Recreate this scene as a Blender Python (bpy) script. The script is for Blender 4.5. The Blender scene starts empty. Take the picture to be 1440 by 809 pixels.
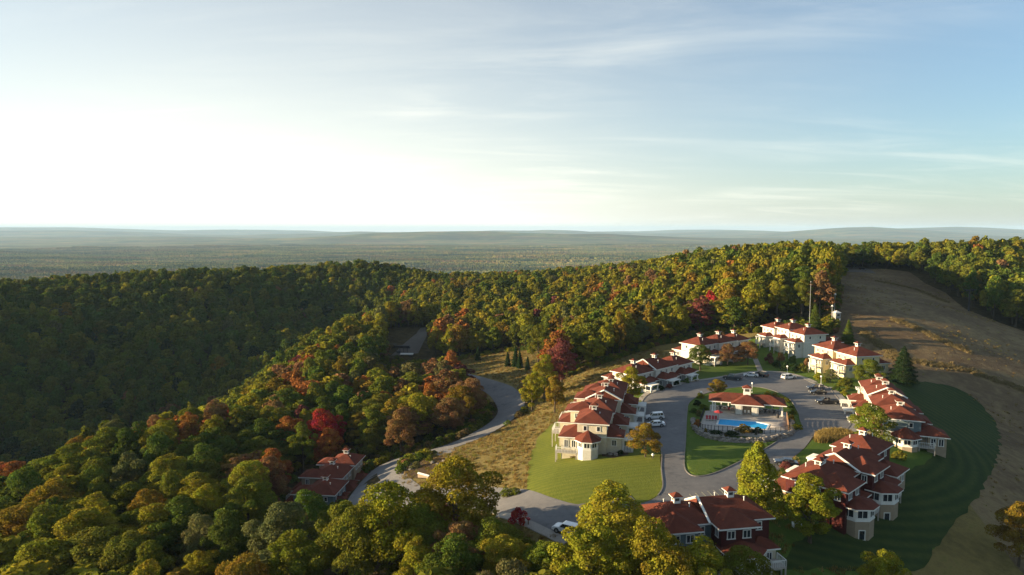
import bpy, bmesh, math, random
import numpy as np
from mathutils import Vector, Matrix
R = math.radians
scene = bpy.context.scene
COL = scene.collection

# ---------------------------------------------------------------- camera, sky, sun, exposure
CAM_H, PITCH, FPX = 48.0, 4.9, 960.0          # metres, degrees, focal length in photo pixels (1440 wide)
cam_data = bpy.data.cameras.new('camera')
cam = bpy.data.objects.new('camera', cam_data)
COL.objects.link(cam)
cam.location = (0, 0, CAM_H)
cam.rotation_euler = (R(90 - PITCH), 0, 0)
cam_data.sensor_width = 36.0
cam_data.lens = 36.0 * FPX / 1440.0
cam_data.clip_start, cam_data.clip_end = 0.5, 150000.0
scene.camera = cam

SUN_EL, SUN_FROM = 9.6, 183.5                 # elevation; azimuth the light comes from, counter-clockwise from +X
sd = bpy.data.lights.new('sun', 'SUN')
sd.energy, sd.angle, sd.color = 5.0, R(0.6), (1.0, 0.77, 0.47)
sun = bpy.data.objects.new('sun', sd)
COL.objects.link(sun)
a, e = R(SUN_FROM), R(SUN_EL)
SUN_DIR = Vector((math.cos(a) * math.cos(e), math.sin(a) * math.cos(e), math.sin(e)))   # towards the sun
sun.rotation_euler = SUN_DIR.to_track_quat('Z', 'Y').to_euler()

world = bpy.data.worlds.new('World')
scene.world = world
world.use_nodes = True
wn, wl = world.node_tree.nodes, world.node_tree.links
wn.clear()

def NN(nodes, typ, **kw):
    n = nodes.new(typ)
    for k, v in kw.items():
        if k.startswith('_'):
            setattr(n, k[1:], v)
    return n

w_out = wn.new('ShaderNodeOutputWorld')
w_bg = wn.new('ShaderNodeBackground')
sky = wn.new('ShaderNodeTexSky')
sky.sky_type = 'NISHITA'
sky.sun_disc = False
sky.sun_elevation = R(SUN_EL)
sky.sun_rotation = math.pi / 2 - R(SUN_FROM)   # Blender measures it clockwise from +Y
sky.altitude, sky.air_density, sky.dust_density, sky.ozone_density = 300, 1.0, 1.6, 2.0
tc = wn.new('ShaderNodeTexCoord')
sep = wn.new('ShaderNodeSeparateXYZ'); wl.new(tc.outputs['Generated'], sep.inputs[0])

def wmath(op, a, b=None, c=None):
    n = wn.new('ShaderNodeMath'); n.operation = op
    for i, v in enumerate((a, b, c)):
        if v is None: continue
        if isinstance(v, (int, float)): n.inputs[i].default_value = v
        else: wl.new(v, n.inputs[i])
    return n.outputs[0]
# thin cirrus: the view direction dropped on a high flat layer, stretched noise in it
zz = wmath('ADD', wmath('MAXIMUM', sep.outputs['Z'], 0.0), 0.12)
cx = wmath('DIVIDE', sep.outputs['X'], zz); cy = wmath('DIVIDE', sep.outputs['Y'], zz)
comb = wn.new('ShaderNodeCombineXYZ'); wl.new(cx, comb.inputs[0]); wl.new(cy, comb.inputs[1])
mp = wn.new('ShaderNodeMapping'); wl.new(comb.outputs[0], mp.inputs[0])
mp.inputs['Rotation'].default_value = (0, 0, R(-14)); mp.inputs['Scale'].default_value = (0.42, 1.5, 1)
mp.inputs['Location'].default_value = (3.1, 1.7, 0)
n1 = wn.new('ShaderNodeTexNoise'); wl.new(mp.outputs[0], n1.inputs['Vector'])
n1.inputs['Scale'].default_value = 1.3; n1.inputs['Detail'].default_value = 9; n1.inputs['Roughness'].default_value = 0.62
n1.inputs['Distortion'].default_value = 0.9
n2 = wn.new('ShaderNodeTexNoise'); wl.new(comb.outputs[0], n2.inputs['Vector'])
n2.inputs['Scale'].default_value = 0.55; n2.inputs['Detail'].default_value = 3
r1 = wn.new('ShaderNodeMapRange'); r1.interpolation_type = 'SMOOTHSTEP'
wl.new(n1.outputs['Fac'], r1.inputs[0]); r1.inputs[1].default_value = 0.40; r1.inputs[2].default_value = 0.78
r2 = wn.new('ShaderNodeMapRange'); r2.interpolation_type = 'SMOOTHSTEP'
wl.new(n2.outputs['Fac'], r2.inputs[0]); r2.inputs[1].default_value = 0.34; r2.inputs[2].default_value = 0.62
veil = wmath('MULTIPLY', r1.outputs[0], r2.outputs[0])
# the bright haze of thin cloud round the low sun side (a wide lobe on the left of the view)
glow_dir = Vector((math.sin(R(-27)) * math.cos(R(9)), math.cos(R(-27)) * math.cos(R(9)), math.sin(R(9))))
dot = wn.new('ShaderNodeVectorMath'); dot.operation = 'DOT_PRODUCT'
wl.new(tc.outputs['Generated'], dot.inputs[0]); dot.inputs[1].default_value = glow_dir
g = wmath('POWER', wmath('MAXIMUM', dot.outputs['Value'], 0.0), 4.2)
low = wmath('POWER', wmath('SUBTRACT', 1.0, wmath('MINIMUM', wmath('MAXIMUM', sep.outputs['Z'], 0.0), 1.0)), 5.0)
amount = wmath('ADD', wmath('MULTIPLY', veil, 0.24), wmath('MULTIPLY', g, wmath('MULTIPLY_ADD', low, 0.85, 0.16)))
amount = wmath('MINIMUM', wmath('ADD', amount, wmath('MULTIPLY', wmath('MULTIPLY_ADD', wmath('POWER', low, 3.0), 0.30, 0.12), 1.0)), 0.95)
cmix = wn.new('ShaderNodeMix'); cmix.data_type = 'RGBA'
wl.new(amount, cmix.inputs['Factor'])
skm = wn.new('ShaderNodeMix'); skm.data_type = 'RGBA'; skm.blend_type = 'MULTIPLY'; skm.inputs['Factor'].default_value = 1.0
wl.new(sky.outputs[0], skm.inputs['A']); skm.inputs['B'].default_value = (0.68, 1.07, 1.30, 1)
wl.new(skm.outputs['Result'], cmix.inputs['A'])
cmix.inputs['B'].default_value = (8.8, 8.6, 7.5, 1)
wl.new(cmix.outputs['Result'], w_bg.inputs['Color'])
w_bg.inputs['Strength'].default_value = 0.05
wl.new(w_bg.outputs[0], w_out.inputs['Surface'])

scene.view_settings.view_transform = 'Standard'
scene.view_settings.look = 'None'
scene.view_settings.exposure = 1.6
scene.view_settings.gamma = 1.0
scene.view_settings.use_curve_mapping = False
scene.render.engine = 'CYCLES'
cy_ = scene.cycles
cy_.use_denoising = True
cy_.max_bounces, cy_.diffuse_bounces, cy_.glossy_bounces, cy_.transmission_bounces = 5, 3, 2, 3
cy_.volume_bounces, cy_.transparent_max_bounces = 0, 4
cy_.use_fast_gi = False

# ---------------------------------------------------------------- helpers
def tag(o, label=None, cat=None, group=None, kind=None):
    if label: o['label'] = label
    if cat: o['category'] = cat
    if group: o['group'] = group
    if kind: o['kind'] = kind
    return o

def empty(name, loc, rz=0.0):
    o = bpy.data.objects.new(name, None)
    o.empty_display_size = 0.3
    COL.objects.link(o)
    o.location = loc; o.rotation_euler = (0, 0, rz)
    return o

def link_mesh(name, me, parent=None):
    o = bpy.data.objects.new(name, me)
    COL.objects.link(o)
    if parent is not None: o.parent = parent
    return o

def np_mesh(name, verts, faces, mats, mat_idx=None, smooth=False):
    """faces: (n,k) int array, all of the same size, or a list of such arrays"""
    fl = faces if isinstance(faces, list) else [faces]
    me = bpy.data.meshes.new(name)
    verts = np.asarray(verts, dtype=np.float32)
    me.vertices.add(len(verts)); me.vertices.foreach_set('co', verts.ravel())
    loops = np.concatenate([f.ravel() for f in fl]).astype(np.int32)
    totals = np.concatenate([np.full(len(f), f.shape[1]) for f in fl]).astype(np.int32)
    starts = np.concatenate([[0], np.cumsum(totals)[:-1]]).astype(np.int32)
    me.loops.add(len(loops)); me.loops.foreach_set('vertex_index', loops)
    me.polygons.add(len(totals))
    me.polygons.foreach_set('loop_start', starts)
    if mat_idx is not None: me.polygons.foreach_set('material_index', np.asarray(mat_idx, dtype=np.int32))
    if smooth: me.polygons.foreach_set('use_smooth', np.ones(len(totals), dtype=bool))
    for m in mats: me.materials.append(m)
    me.update(calc_edges=True); me.validate()
    return me

class MB:
    """collects solid pieces into one mesh"""
    def __init__(s): s.v = []; s.f = []; s.m = []
    def poly(s, pts, faces, m=0):
        b = len(s.v); s.v += [tuple(p) for p in pts]
        for f in faces: s.f.append(tuple(b + i for i in f)); s.m.append(m)
    def box(s, x0, y0, z0, x1, y1, z1, m=0):
        if x0 > x1: x0, x1 = x1, x0
        if y0 > y1: y0, y1 = y1, y0
        s.poly([(x0,y0,z0),(x1,y0,z0),(x1,y1,z0),(x0,y1,z0),(x0,y0,z1),(x1,y0,z1),(x1,y1,z1),(x0,y1,z1)],
               [(3,2,1,0),(4,5,6,7),(0,1,5,4),(1,2,6,5),(2,3,7,6),(3,0,4,7)], m)
    def bar(s, p, q, r, m=0, n=6, r2=None):
        p, q = Vector(p), Vector(q); d = (q - p).normalized(); r2 = r if r2 is None else r2
        u = d.orthogonal().normalized(); w = d.cross(u)
        pts = []
        for c, rr in ((p, r), (q, r2)):
            for k in range(n):
                a = 2 * math.pi * (k + .5) / n
                pts.append(c + (u * math.cos(a) + w * math.sin(a)) * rr)
        s.poly(pts, [(k, (k+1) % n, n + (k+1) % n, n + k) for k in range(n)] + [tuple(range(n-1, -1, -1)), tuple(range(n, 2*n))], m)
    def prism(s, outline, z0, z1, m=0, top=None):
        n = len(outline); top = top or outline
        s.poly([(x, y, z0) for x, y in outline] + [(x, y, z1) for x, y in top],
               [(k, (k+1) % n, n + (k+1) % n, n + k) for k in range(n)] + [tuple(range(n-1, -1, -1)), tuple(range(n, 2*n))], m)
    def lathe(s, prof, c=(0,0,0), n=12, m=0):
        pts = []; k = len(prof)
        for i in range(n):
            a = 2 * math.pi * i / n
            for r, z in prof: pts.append((c[0] + r*math.cos(a), c[1] + r*math.sin(a), c[2] + z))
        fs = []
        for i in range(n):
            j = (i + 1) % n
            for q in range(k - 1): fs.append((i*k+q, j*k+q, j*k+q+1, i*k+q+1))
        s.poly(pts, fs, m)
    def build(s, name, mats, parent=None, smooth=False, bevel=0.0):
        me = bpy.data.meshes.new(name)
        me.from_pydata(s.v, [], s.f)
        mats = mats if isinstance(mats, (list, tuple)) else [mats]
        for m in mats: me.materials.append(m)
        me.polygons.foreach_set('material_index', s.m)
        if smooth: me.polygons.foreach_set('use_smooth', [True] * len(s.f))
        me.validate(); me.update()
        o = link_mesh(name, me, parent)
        if bevel:
            b = o.modifiers.new('bevel', 'BEVEL'); b.width = bevel; b.segments = 2; b.limit_method = 'ANGLE'
        return o

# ---------------------------------------------------------------- materials
MATS = {}
def mat(name, col=(.5,.5,.5), rough=.7, noise=None, amt=.25, bump=0.0, metal=0.0, spec=.4, coords='Object', col2=None, stretch=(1,1,1)):
    """a principled surface whose colour wanders with noise between col*(1-amt) .. col*(1+amt) (or to col2)"""
    if name in MATS: return MATS[name]
    m = bpy.data.materials.new(name); m.use_nodes = True
    N, L = m.node_tree.nodes, m.node_tree.links
    b = N['Principled BSDF']
    b.inputs['Base Color'].default_value = (*col, 1); b.inputs['Roughness'].default_value = rough
    b.inputs['Metallic'].default_value = metal
    b.inputs['Specular IOR Level'].default_value = spec
    if noise:
        t = N.new('ShaderNodeTexCoord'); mpn = N.new('ShaderNodeMapping'); mpn.inputs['Scale'].default_value = stretch
        L.new(t.outputs[coords], mpn.inputs[0])
        n = N.new('ShaderNodeTexNoise'); L.new(mpn.outputs[0], n.inputs['Vector'])
        n.inputs['Scale'].default_value = noise; n.inputs['Detail'].default_value = 7; n.inputs['Roughness'].default_value = .65
        rp = N.new('ShaderNodeValToRGB'); L.new(n.outputs['Fac'], rp.inputs[0])
        c2 = col2 or tuple(c * (1 + amt) for c in col); c1 = col if col2 else tuple(c * (1 - amt) for c in col)
        rp.color_ramp.elements[0].position = .3; rp.color_ramp.elements[1].position = .7
        rp.color_ramp.elements[0].color = (*c1, 1); rp.color_ramp.elements[1].color = (*c2, 1)
        L.new(rp.outputs[0], b.inputs['Base Color'])
        if bump:
            bp = N.new('ShaderNodeBump'); bp.inputs['Strength'].default_value = 1.0; bp.inputs['Distance'].default_value = bump
            L.new(n.outputs['Fac'], bp.inputs['Height']); L.new(bp.outputs[0], b.inputs['Normal'])
    MATS[name] = m
    return m
# ---------------------------------------------------------------- the lie of the land (thin-plate surface through chosen points)
CP = np.array([
 (16,127,-.5),(5,130,-1.8),(25,118,-.7),(40,130,0),(60,140,0),(40,165,0),(60,185,0),(80,180,0),(100,190,0),(60,220,0),(85,225,0),(40,205,0),
 (75,265,1),(110,250,1.5),(112,222,1),(100,160,-1),(88,142,-1.6),(72,128,-2.2),(60,118,-2.6),(50,118,-1.5),(40,108,-1.5),(45,100,-4),(30,98,-4),(60,104,-6),(80,112,-8),(95,125,-8),
 (112,140,-10),(142,196,-9.6),(174,240,-2.2),(240,314,.5),(207,305,8.5),(250,400,13),(235,480,20),(143,298,15),(127,268,8),(135,380,17),(180,430,19.5),(118,205,.5),
 (320,420,19),(300,250,-20),(290,330,-4),(250,150,-38),(200,100,-38),(0,80,-10),(-50,90,-18),(60,75,-12),(0,0,-28),(100,0,-35),(-100,0,-40),(-97,125,-20),(120,70,-28),(8,110,-2),(-8,114,-5),
 (-3,131,-5),(-31,164,-12),(-16,192,-13),(0,232,-14),(-7,266,-15),(-44,163,-19),(5,166,-5),(10,152,-3),(25,225,-4),(15,250,-8),
 (10,300,-10),(60,320,0),(112,330,11),(60,450,2),(100,550,5),(200,600,14),(0,400,-13),(-10,550,-5),
 (-57,455,-18),(-55,350,-20),(-90,351,-16),(-80,425,-14),(-64,512,-10),(-135,310,-50),(-165,400,-62),(-187,325,-80),(-250,220,-88),(-92,300,-19),(-50,220,-21),(-78,245,-21),(-120,200,-25),(-97,177,-21),(-135,150,-28),
 (-165,200,-66),(-155,262,-68),(-160,100,-55),(-160,335,-64),
 (-149,650,2),(-274,570,-4),(-375,510,-9),(-290,430,-38),(-200,470,-40),(-150,560,-28),(-120,520,-40),(-110,665,-2),(-80,668,-9),(-45,620,-8),(-320,330,-62),(-460,490,2),(-490,390,8),(-450,300,-6),(-560,330,6),(-560,460,4),(-480,670,-34),(-520,220,-40),(-400,120,-95),  # includes an unseen rise beyond the left frame edge, added to shade this hill
 (-300,1000,-110),(0,1050,-105),(300,1050,-95),(600,850,-60),(700,400,-40),(-700,800,-110),(-900,400,-110),(500,150,-60),(500,600,-15),(-50,800,-40),(200,800,-20),(-300,750,-40),(-500,650,-50),
 (-1300,1000,-135),(0,1700,-135),(1300,1000,-135),(1300,0,-135),(-1300,0,-135),(0,-900,-135),
], dtype=np.float64)
def _tps(d2):
    return np.where(d2 > 1e-9, .5 * d2 * np.log(d2 + 1e-12), 0.0)
S_ = 100.0
_P = CP[:, :2] / S_
_K = _tps(((_P[:, None] - _P[None]) ** 2).sum(-1)) + np.eye(len(_P)) * 2e-3
_A = np.block([[_K, np.c_[np.ones(len(_P)), _P]], [np.c_[np.ones(len(_P)), _P].T, np.zeros((3, 3))]])
_W = np.linalg.solve(_A, np.r_[CP[:, 2], 0, 0, 0])
def _sm(x, a, b):
    t = np.clip((x - a) / (b - a), 0, 1); return t * t * (3 - 2 * t)
def _wave(x, y):
    return (np.sin(x / 1900 + 1.3) * np.cos(y / 1500 + .4) + .6 * np.sin((x + y) / 830 + 2.1) + .35 * np.sin((x - 1.7 * y) / 410))
def _range(x, y, y0, h, w, px, ph):
    """a low far range of hills: a ridge across the view at y0"""
    crest = h * (.62 + .38 * np.sin(x / px + ph) * np.cos(x / (px * 2.7) + ph * 2) + .15 * np.sin(x / (px * .31) + ph))
    yy = y0 + 900 * np.sin(x / 5200 + ph)
    return crest * np.exp(-((y - yy) / w) ** 2)
def tz(x, y):
    x = np.asarray(x, dtype=np.float64); y = np.asarray(y, dtype=np.float64)
    shp = x.shape; xf, yf = x.ravel(), y.ravel()
    out = np.zeros(len(xf))
    for i in range(0, len(xf), 20000):
        q = np.c_[xf[i:i+20000], yf[i:i+20000]] / S_
        d2 = ((q[:, None] - _P[None]) ** 2).sum(-1)
        out[i:i+20000] = _tps(d2) @ _W[:-3] + _W[-3] + q @ _W[-2:]
    r = np.hypot(xf, yf - 300)
    far = _sm(r, 800, 1500)
    plain = -135 + 11 * _wave(xf, yf) * _sm(r, 1500, 3500) + 7 * _wave(xf * 3.1 + 500, yf * 4.3) * _sm(r, 1700, 3000)
    plain += _range(xf, yf, 17000, 210, 1500, 2600, .7) + _range(xf, yf, 23000, 225, 2200, 3900, 2.2) + _range(xf, yf, 11500, 70, 1100, 1900, 4.4)
    plain += 225 * np.exp(-((xf - 7600) / 2000) ** 2 - ((yf - 14500) / 1500) ** 2)
    plain += 120 * np.exp(-((xf + 900) / 2600) ** 2 - ((yf - 9800) / 500) ** 2)
    out = np.clip(out, -140, 60) * (1 - far) + plain * far
    return out.reshape(shp)
def tz1(x, y): return float(tz(np.array([x]), np.array([y]))[0])

_cp, _sp = math.cos(R(PITCH)), math.sin(R(PITCH))
def hit(u, v):
    """the point of the ground seen at a pixel of the 1440 x 809 photograph"""
    dv = (v - 404.5) / FPX; du = (u - 720) / FPX
    t = np.concatenate([np.arange(60, 700, .5), np.arange(700, 5000, 4.0)])
    X, Y, Z = du * t, (_cp - dv * _sp) * t, CAM_H + (-_sp - dv * _cp) * t
    g = tz(X, Y)
    k = np.argmax(Z < g)
    if k == 0: k = len(t) - 1
    f = (Z[k-1] - g[k-1]) / max(1e-6, (Z[k-1] - g[k-1]) - (Z[k] - g[k]))
    return np.array([X[k-1] + (X[k]-X[k-1])*f, Y[k-1] + (Y[k]-Y[k-1])*f])
def hits(px): return [hit(*p) for p in px]
def project(p):
    x, y, z = p[0], p[1], p[2] - CAM_H
    f = y * _cp - z * _sp; d = -(y * _sp + z * _cp)
    return 720 + FPX * x / f, 404.5 + FPX * d / f, f
def inside(poly, x, y):
    """points in polygon (arrays)"""
    p = np.asarray(poly); x = np.asarray(x); y = np.asarray(y)
    c = np.zeros(x.shape, dtype=bool); n = len(p)
    for i in range(n):
        x0, y0 = p[i]; x1, y1 = p[(i + 1) % n]
        if y0 == y1: continue
        k = ((y0 > y) != (y1 > y)) & (x < (x1 - x0) * (y - y0) / (y1 - y0) + x0)
        c ^= k
    return c
def smooth_line(pts, n=6, closed=False):
    """Catmull-Rom through 2-D points"""
    P = [np.asarray(p, dtype=float) for p in pts]; out = []; m = len(P)
    for i in range(m if closed else m - 1):
        if closed: a, b, c, d = P[i-1], P[i], P[(i+1) % m], P[(i+2) % m]
        else: a, b, c, d = P[max(i-1, 0)], P[i], P[i+1], P[min(i+2, m-1)]
        for k in range(n):
            t = k / n
            out.append(.5 * ((2*b) + (c-a)*t + (2*a-5*b+4*c-d)*t*t + (3*b-a-3*c+d)*t**3))
    if not closed: out.append(P[-1])
    return out

def ragged(pts, amp=.8, seed=1, step=2.0):
    """an outline with an uneven edge"""
    rng = np.random.default_rng(seed); out = []
    P = [np.asarray(p, dtype=float) for p in pts]
    for i, p in enumerate(P):
        q = P[(i+1) % len(P)]; n = max(1, int(np.linalg.norm(q-p)/step))
        d = (q-p)/(np.linalg.norm(q-p)+1e-9); nn = np.array([d[1], -d[0]])
        for k in range(n): out.append(p + (q-p)*k/n + nn*(rng.uniform(-amp, amp) if k else 0))
    return out
# ---- ground materials
def ground_material(name, ramp, s1, s2, bump=.15, fine=3.0, stripes=None):
    m = bpy.data.materials.new(name); m.use_nodes = True
    N, L = m.node_tree.nodes, m.node_tree.links
    b = N['Principled BSDF']; b.inputs['Roughness'].default_value = .95; b.inputs['Specular IOR Level'].default_value = .1
    gpos = N.new('ShaderNodeNewGeometry')
    def noise(s, d=6, r=.6):
        n = N.new('ShaderNodeTexNoise'); L.new(gpos.outputs['Position'], n.inputs['Vector'])
        n.inputs['Scale'].default_value = s; n.inputs['Detail'].default_value = d; n.inputs['Roughness'].default_value = r
        return n.outputs['Fac']
    def math_(op, a, c):
        n = N.new('ShaderNodeMath'); n.operation = op
        for i, v in enumerate((a, c)):
            if isinstance(v, (int, float)): n.inputs[i].default_value = v
            else: L.new(v, n.inputs[i])
        return n.outputs[0]
    f = math_('ADD', math_('MULTIPLY', noise(s1, 5), .5), math_('MULTIPLY', noise(s2, 8, .7), .5))
    if stripes:
        ang, wid, amt = stripes
        mp_ = N.new('ShaderNodeMapping'); mp_.inputs['Rotation'].default_value = (0, 0, 0 if ang == 'ring' else R(ang)); L.new(gpos.outputs['Position'], mp_.inputs[0])
        wv = N.new('ShaderNodeTexWave'); L.new(mp_.outputs[0], wv.inputs['Vector']); wv.wave_type = 'BANDS'; wv.bands_direction = 'X'
        if ang == 'ring': mp_.inputs['Location'].default_value = (-58, -172, 0); wv.wave_type = 'RINGS'; wv.rings_direction = 'Z'
        wv.inputs['Scale'].default_value = .314 / wid; wv.inputs['Distortion'].default_value = 1.2; wv.inputs['Detail'].default_value = 1.5
        wv.inputs['Detail Scale'].default_value = .15
        f = math_('ADD', f, math_('MULTIPLY', math_('SUBTRACT', wv.outputs['Fac'], .5), amt))
    rp = N.new('ShaderNodeValToRGB'); L.new(f, rp.inputs[0])
    el = rp.color_ramp.elements
    while len(el) < len(ramp): el.new(.5)
    for q, (pos, c) in zip(el, ramp): q.position = pos; q.color = (*c, 1)
    L.new(rp.outputs[0], b.inputs['Base Color'])
    bp = N.new('ShaderNodeBump'); bp.inputs['Distance'].default_value = bump; bp.inputs['Strength'].default_value = 1
    L.new(noise(fine, 4, .7), bp.inputs['Height']); L.new(bp.outputs[0], b.inputs['Normal'])
    return m

def far_forest_nodes(N, L, near_tint=None):
    """woodland colours by place: autumn patches, darker conifer stands, a few pale fields"""
    gpos = N.new('ShaderNodeNewGeometry')
    def noise(s, d, r=.6, sx=1.0):
        mp_ = N.new('ShaderNodeMapping'); mp_.inputs['Scale'].default_value = (1, sx, 1); L.new(gpos.outputs['Position'], mp_.inputs[0])
        n = N.new('ShaderNodeTexNoise'); L.new(mp_.outputs[0], n.inputs['Vector']); n.inputs['Scale'].default_value = s; n.inputs['Detail'].default_value = d
        n.inputs['Roughness'].default_value = r; return n.outputs['Fac']
    rp = N.new('ShaderNodeValToRGB'); L.new(noise(.0016, 9, .76, 2.6), rp.inputs[0])
    el = rp.color_ramp.elements
    cols = [(.32, (.018,.036,.014)), (.42, (.045,.066,.018)), (.50, (.105,.112,.030)), (.56, (.17,.125,.040)), (.63, (.115,.070,.030)), (.74, (.19,.165,.06))]
    while len(el) < len(cols): el.new(.5)
    for q, (p, c) in zip(el, cols): q.position = p; q.color = (*c, 1)
    rf = N.new('ShaderNodeMapRange'); L.new(noise(.0011, 5, .55, 2.2), rf.inputs[0]); rf.inputs[1].default_value = .68; rf.inputs[2].default_value = .73
    mx = N.new('ShaderNodeMix'); mx.data_type = 'RGBA'; L.new(rf.outputs[0], mx.inputs['Factor']); L.new(rp.outputs[0], mx.inputs['A'])
    mx.inputs['B'].default_value = (.30, .27, .12, 1)
    lg = N.new('ShaderNodeMapRange'); L.new(noise(.00075, 6, .6, 3.4), lg.inputs[0])
    for k_, v_ in ((1, .36), (2, .64), (3, .50), (4, 1.45)): lg.inputs[k_].default_value = v_
    hv = N.new('ShaderNodeHueSaturation'); L.new(mx.outputs['Result'], hv.inputs['Color']); L.new(lg.outputs[0], hv.inputs['Value'])
    return hv.outputs[0], gpos, noise

def make_ground():
    def axis(lo, hi, step, a, b):
        core = list(np.arange(lo, hi + .01, step)); g = step; x = core[-1]; up = []
        while x < b: g *= 1.075; x += g; up.append(x)
        g = step; x = core[0]; dn = []
        while x > a: g *= 1.075; x -= g; dn.append(x)
        return np.array(dn[::-1] + core + up)
    xs = axis(-210, 250, 2.5, -39000, 39000); ys = axis(60, 340, 2.5, -3000, 39000)
    X, Y = np.meshgrid(xs, ys)
    Z = tz(X, Y)
    nx, ny = len(xs), len(ys)
    i = (np.arange(ny - 1)[:, None] * nx + np.arange(nx - 1)[None]).ravel()
    F = np.c_[i, i + 1, i + nx + 1, i + nx]
    m = bpy.data.materials.new('woodland_ground'); m.use_nodes = True
    N, L = m.node_tree.nodes, m.node_tree.links
    b = N['Principled BSDF']; b.inputs['Roughness'].default_value = 1; b.inputs['Specular IOR Level'].default_value = .05
    col, gpos, noise = far_forest_nodes(N, L)
    rp = N.new('ShaderNodeValToRGB'); L.new(noise(.35, 7, .7), rp.inputs[0])
    rp.color_ramp.elements[0].position = .3; rp.color_ramp.elements[0].color = (.022,.020,.010,1)
    rp.color_ramp.elements[1].position = .7; rp.color_ramp.elements[1].color = (.085,.060,.026,1)
    ln = N.new('ShaderNodeVectorMath'); ln.operation = 'LENGTH'; L.new(gpos.outputs['Position'], ln.inputs[0])
    mr = N.new('ShaderNodeMapRange'); L.new(ln.outputs['Value'], mr.inputs[0]); mr.inputs[1].default_value = 900; mr.inputs[2].default_value = 1400
    mx = N.new('ShaderNodeMix'); mx.data_type = 'RGBA'; L.new(mr.outputs[0], mx.inputs['Factor']); L.new(rp.outputs[0], mx.inputs['A']); L.new(col, mx.inputs['B'])
    L.new(mx.outputs['Result'], b.inputs['Base Color'])
    bp = N.new('ShaderNodeBump'); bp.inputs['Distance'].default_value = 9; bp.inputs['Strength'].default_value = .8
    L.new(noise(.05, 3, .6), bp.inputs['Height'])
    L.new(bp.outputs[0], b.inputs['Normal'])
    me = np_mesh('ground', np.c_[X.ravel(), Y.ravel(), Z.ravel()], F, [m], smooth=True)
    return tag(link_mesh('ground', me), kind='structure')

def drape(name, outline, m, lift, step=2.0, holes=(), kind='structure', skirt=0.0, zfun=None):
    """a sheet laid on the ground inside an outline (metres)"""
    bm = bmesh.new()
    loops = [outline] + list(holes)
    edges = []
    for lp in loops:
        vs = [bm.verts.new((p[0], p[1], 0)) for p in lp]
        for k in range(len(vs)): edges.append(bm.edges.new((vs[k], vs[(k+1) % len(vs)])))
    bmesh.ops.triangle_fill(bm, edges=edges, use_beauty=True, use_dissolve=False)
    if holes:
        kill = []
        for f in bm.faces:
            c = f.calc_center_median()
            if any(inside(h, np.array([c.x]), np.array([c.y]))[0] for h in holes): kill.append(f)
        if kill: bmesh.ops.delete(bm, geom=kill, context='FACES')
    xs = [p[0] for p in outline]; ys = [p[1] for p in outline]
    for ax, lo, hi in ((0, min(xs), max(xs)), (1, min(ys), max(ys))):
        q = math.floor(lo / step) * step + step + .013
        while q < hi:
            co = (q, 0, 0) if ax == 0 else (0, q, 0); no = (1, 0, 0) if ax == 0 else (0, 1, 0)
            bmesh.ops.bisect_plane(bm, geom=bm.verts[:] + bm.edges[:] + bm.faces[:], plane_co=co, plane_no=no, dist=1e-4)
            q += step
    bm.verts.ensure_lookup_table()
    P = np.array([v.co[:] for v in bm.verts])
    Z = (zfun or tz)(P[:, 0], P[:, 1]) + lift
    for v, z in zip(bm.verts, Z): v.co.z = z
    for f in bm.faces:
        f.normal_update()
        if f.normal.z < 0: f.normal_flip()
        f.smooth = True
    if skirt:
        be = [e for e in bm.edges if len(e.link_faces) == 1]
        r = bmesh.ops.extrude_edge_only(bm, edges=be)
        for v in [g_ for g_ in r['geom'] if isinstance(g_, bmesh.types.BMVert)]: v.co.z -= skirt
    me = bpy.data.meshes.new(name); bm.to_mesh(me); bm.free()
    me.materials.append(m)
    return tag(link_mesh(name, me), kind=kind)

def ribbon(name, line, w0, w1, m, z0, z1, closed=False, kind='structure'):
    """a strip between offsets w0..w1 to the right of a line, z0..z1 above the ground (a kerb or pavement)"""
    P = np.array(line); n = len(P)
    if closed: T = np.roll(P, -1, 0) - np.roll(P, 1, 0)
    else: T = np.gradient(P, axis=0)
    T /= np.linalg.norm(T, axis=1)[:, None] + 1e-9
    Nn = np.c_[T[:, 1], -T[:, 0]]
    A, B = P + Nn * w0, P + Nn * w1
    za, zb = tz(A[:, 0], A[:, 1]), tz(B[:, 0], B[:, 1])
    V = np.concatenate([np.c_[A, za + z0], np.c_[A, za + z1], np.c_[B, zb + z1], np.c_[B, zb + z0]])
    F = []
    for k in range(n if closed else n - 1):
        j = (k + 1) % n
        for a_, b_ in ((0, 1), (1, 2), (2, 3)): F.append((a_*n+k, a_*n+j, b_*n+j, b_*n+k))
    me = bpy.data.meshes.new(name); me.from_pydata(V.tolist(), [], F); me.materials.append(m); me.update()
    bm = bmesh.new(); bm.from_mesh(me); bmesh.ops.recalc_face_normals(bm, faces=bm.faces[:]); bm.to_mesh(me); bm.free()
    return tag(link_mesh(name, me), kind=kind)

make_ground()
GAP = hits([(550,500),(564,487),(586,469),(601,459),(600,473),(588,497)])

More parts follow.
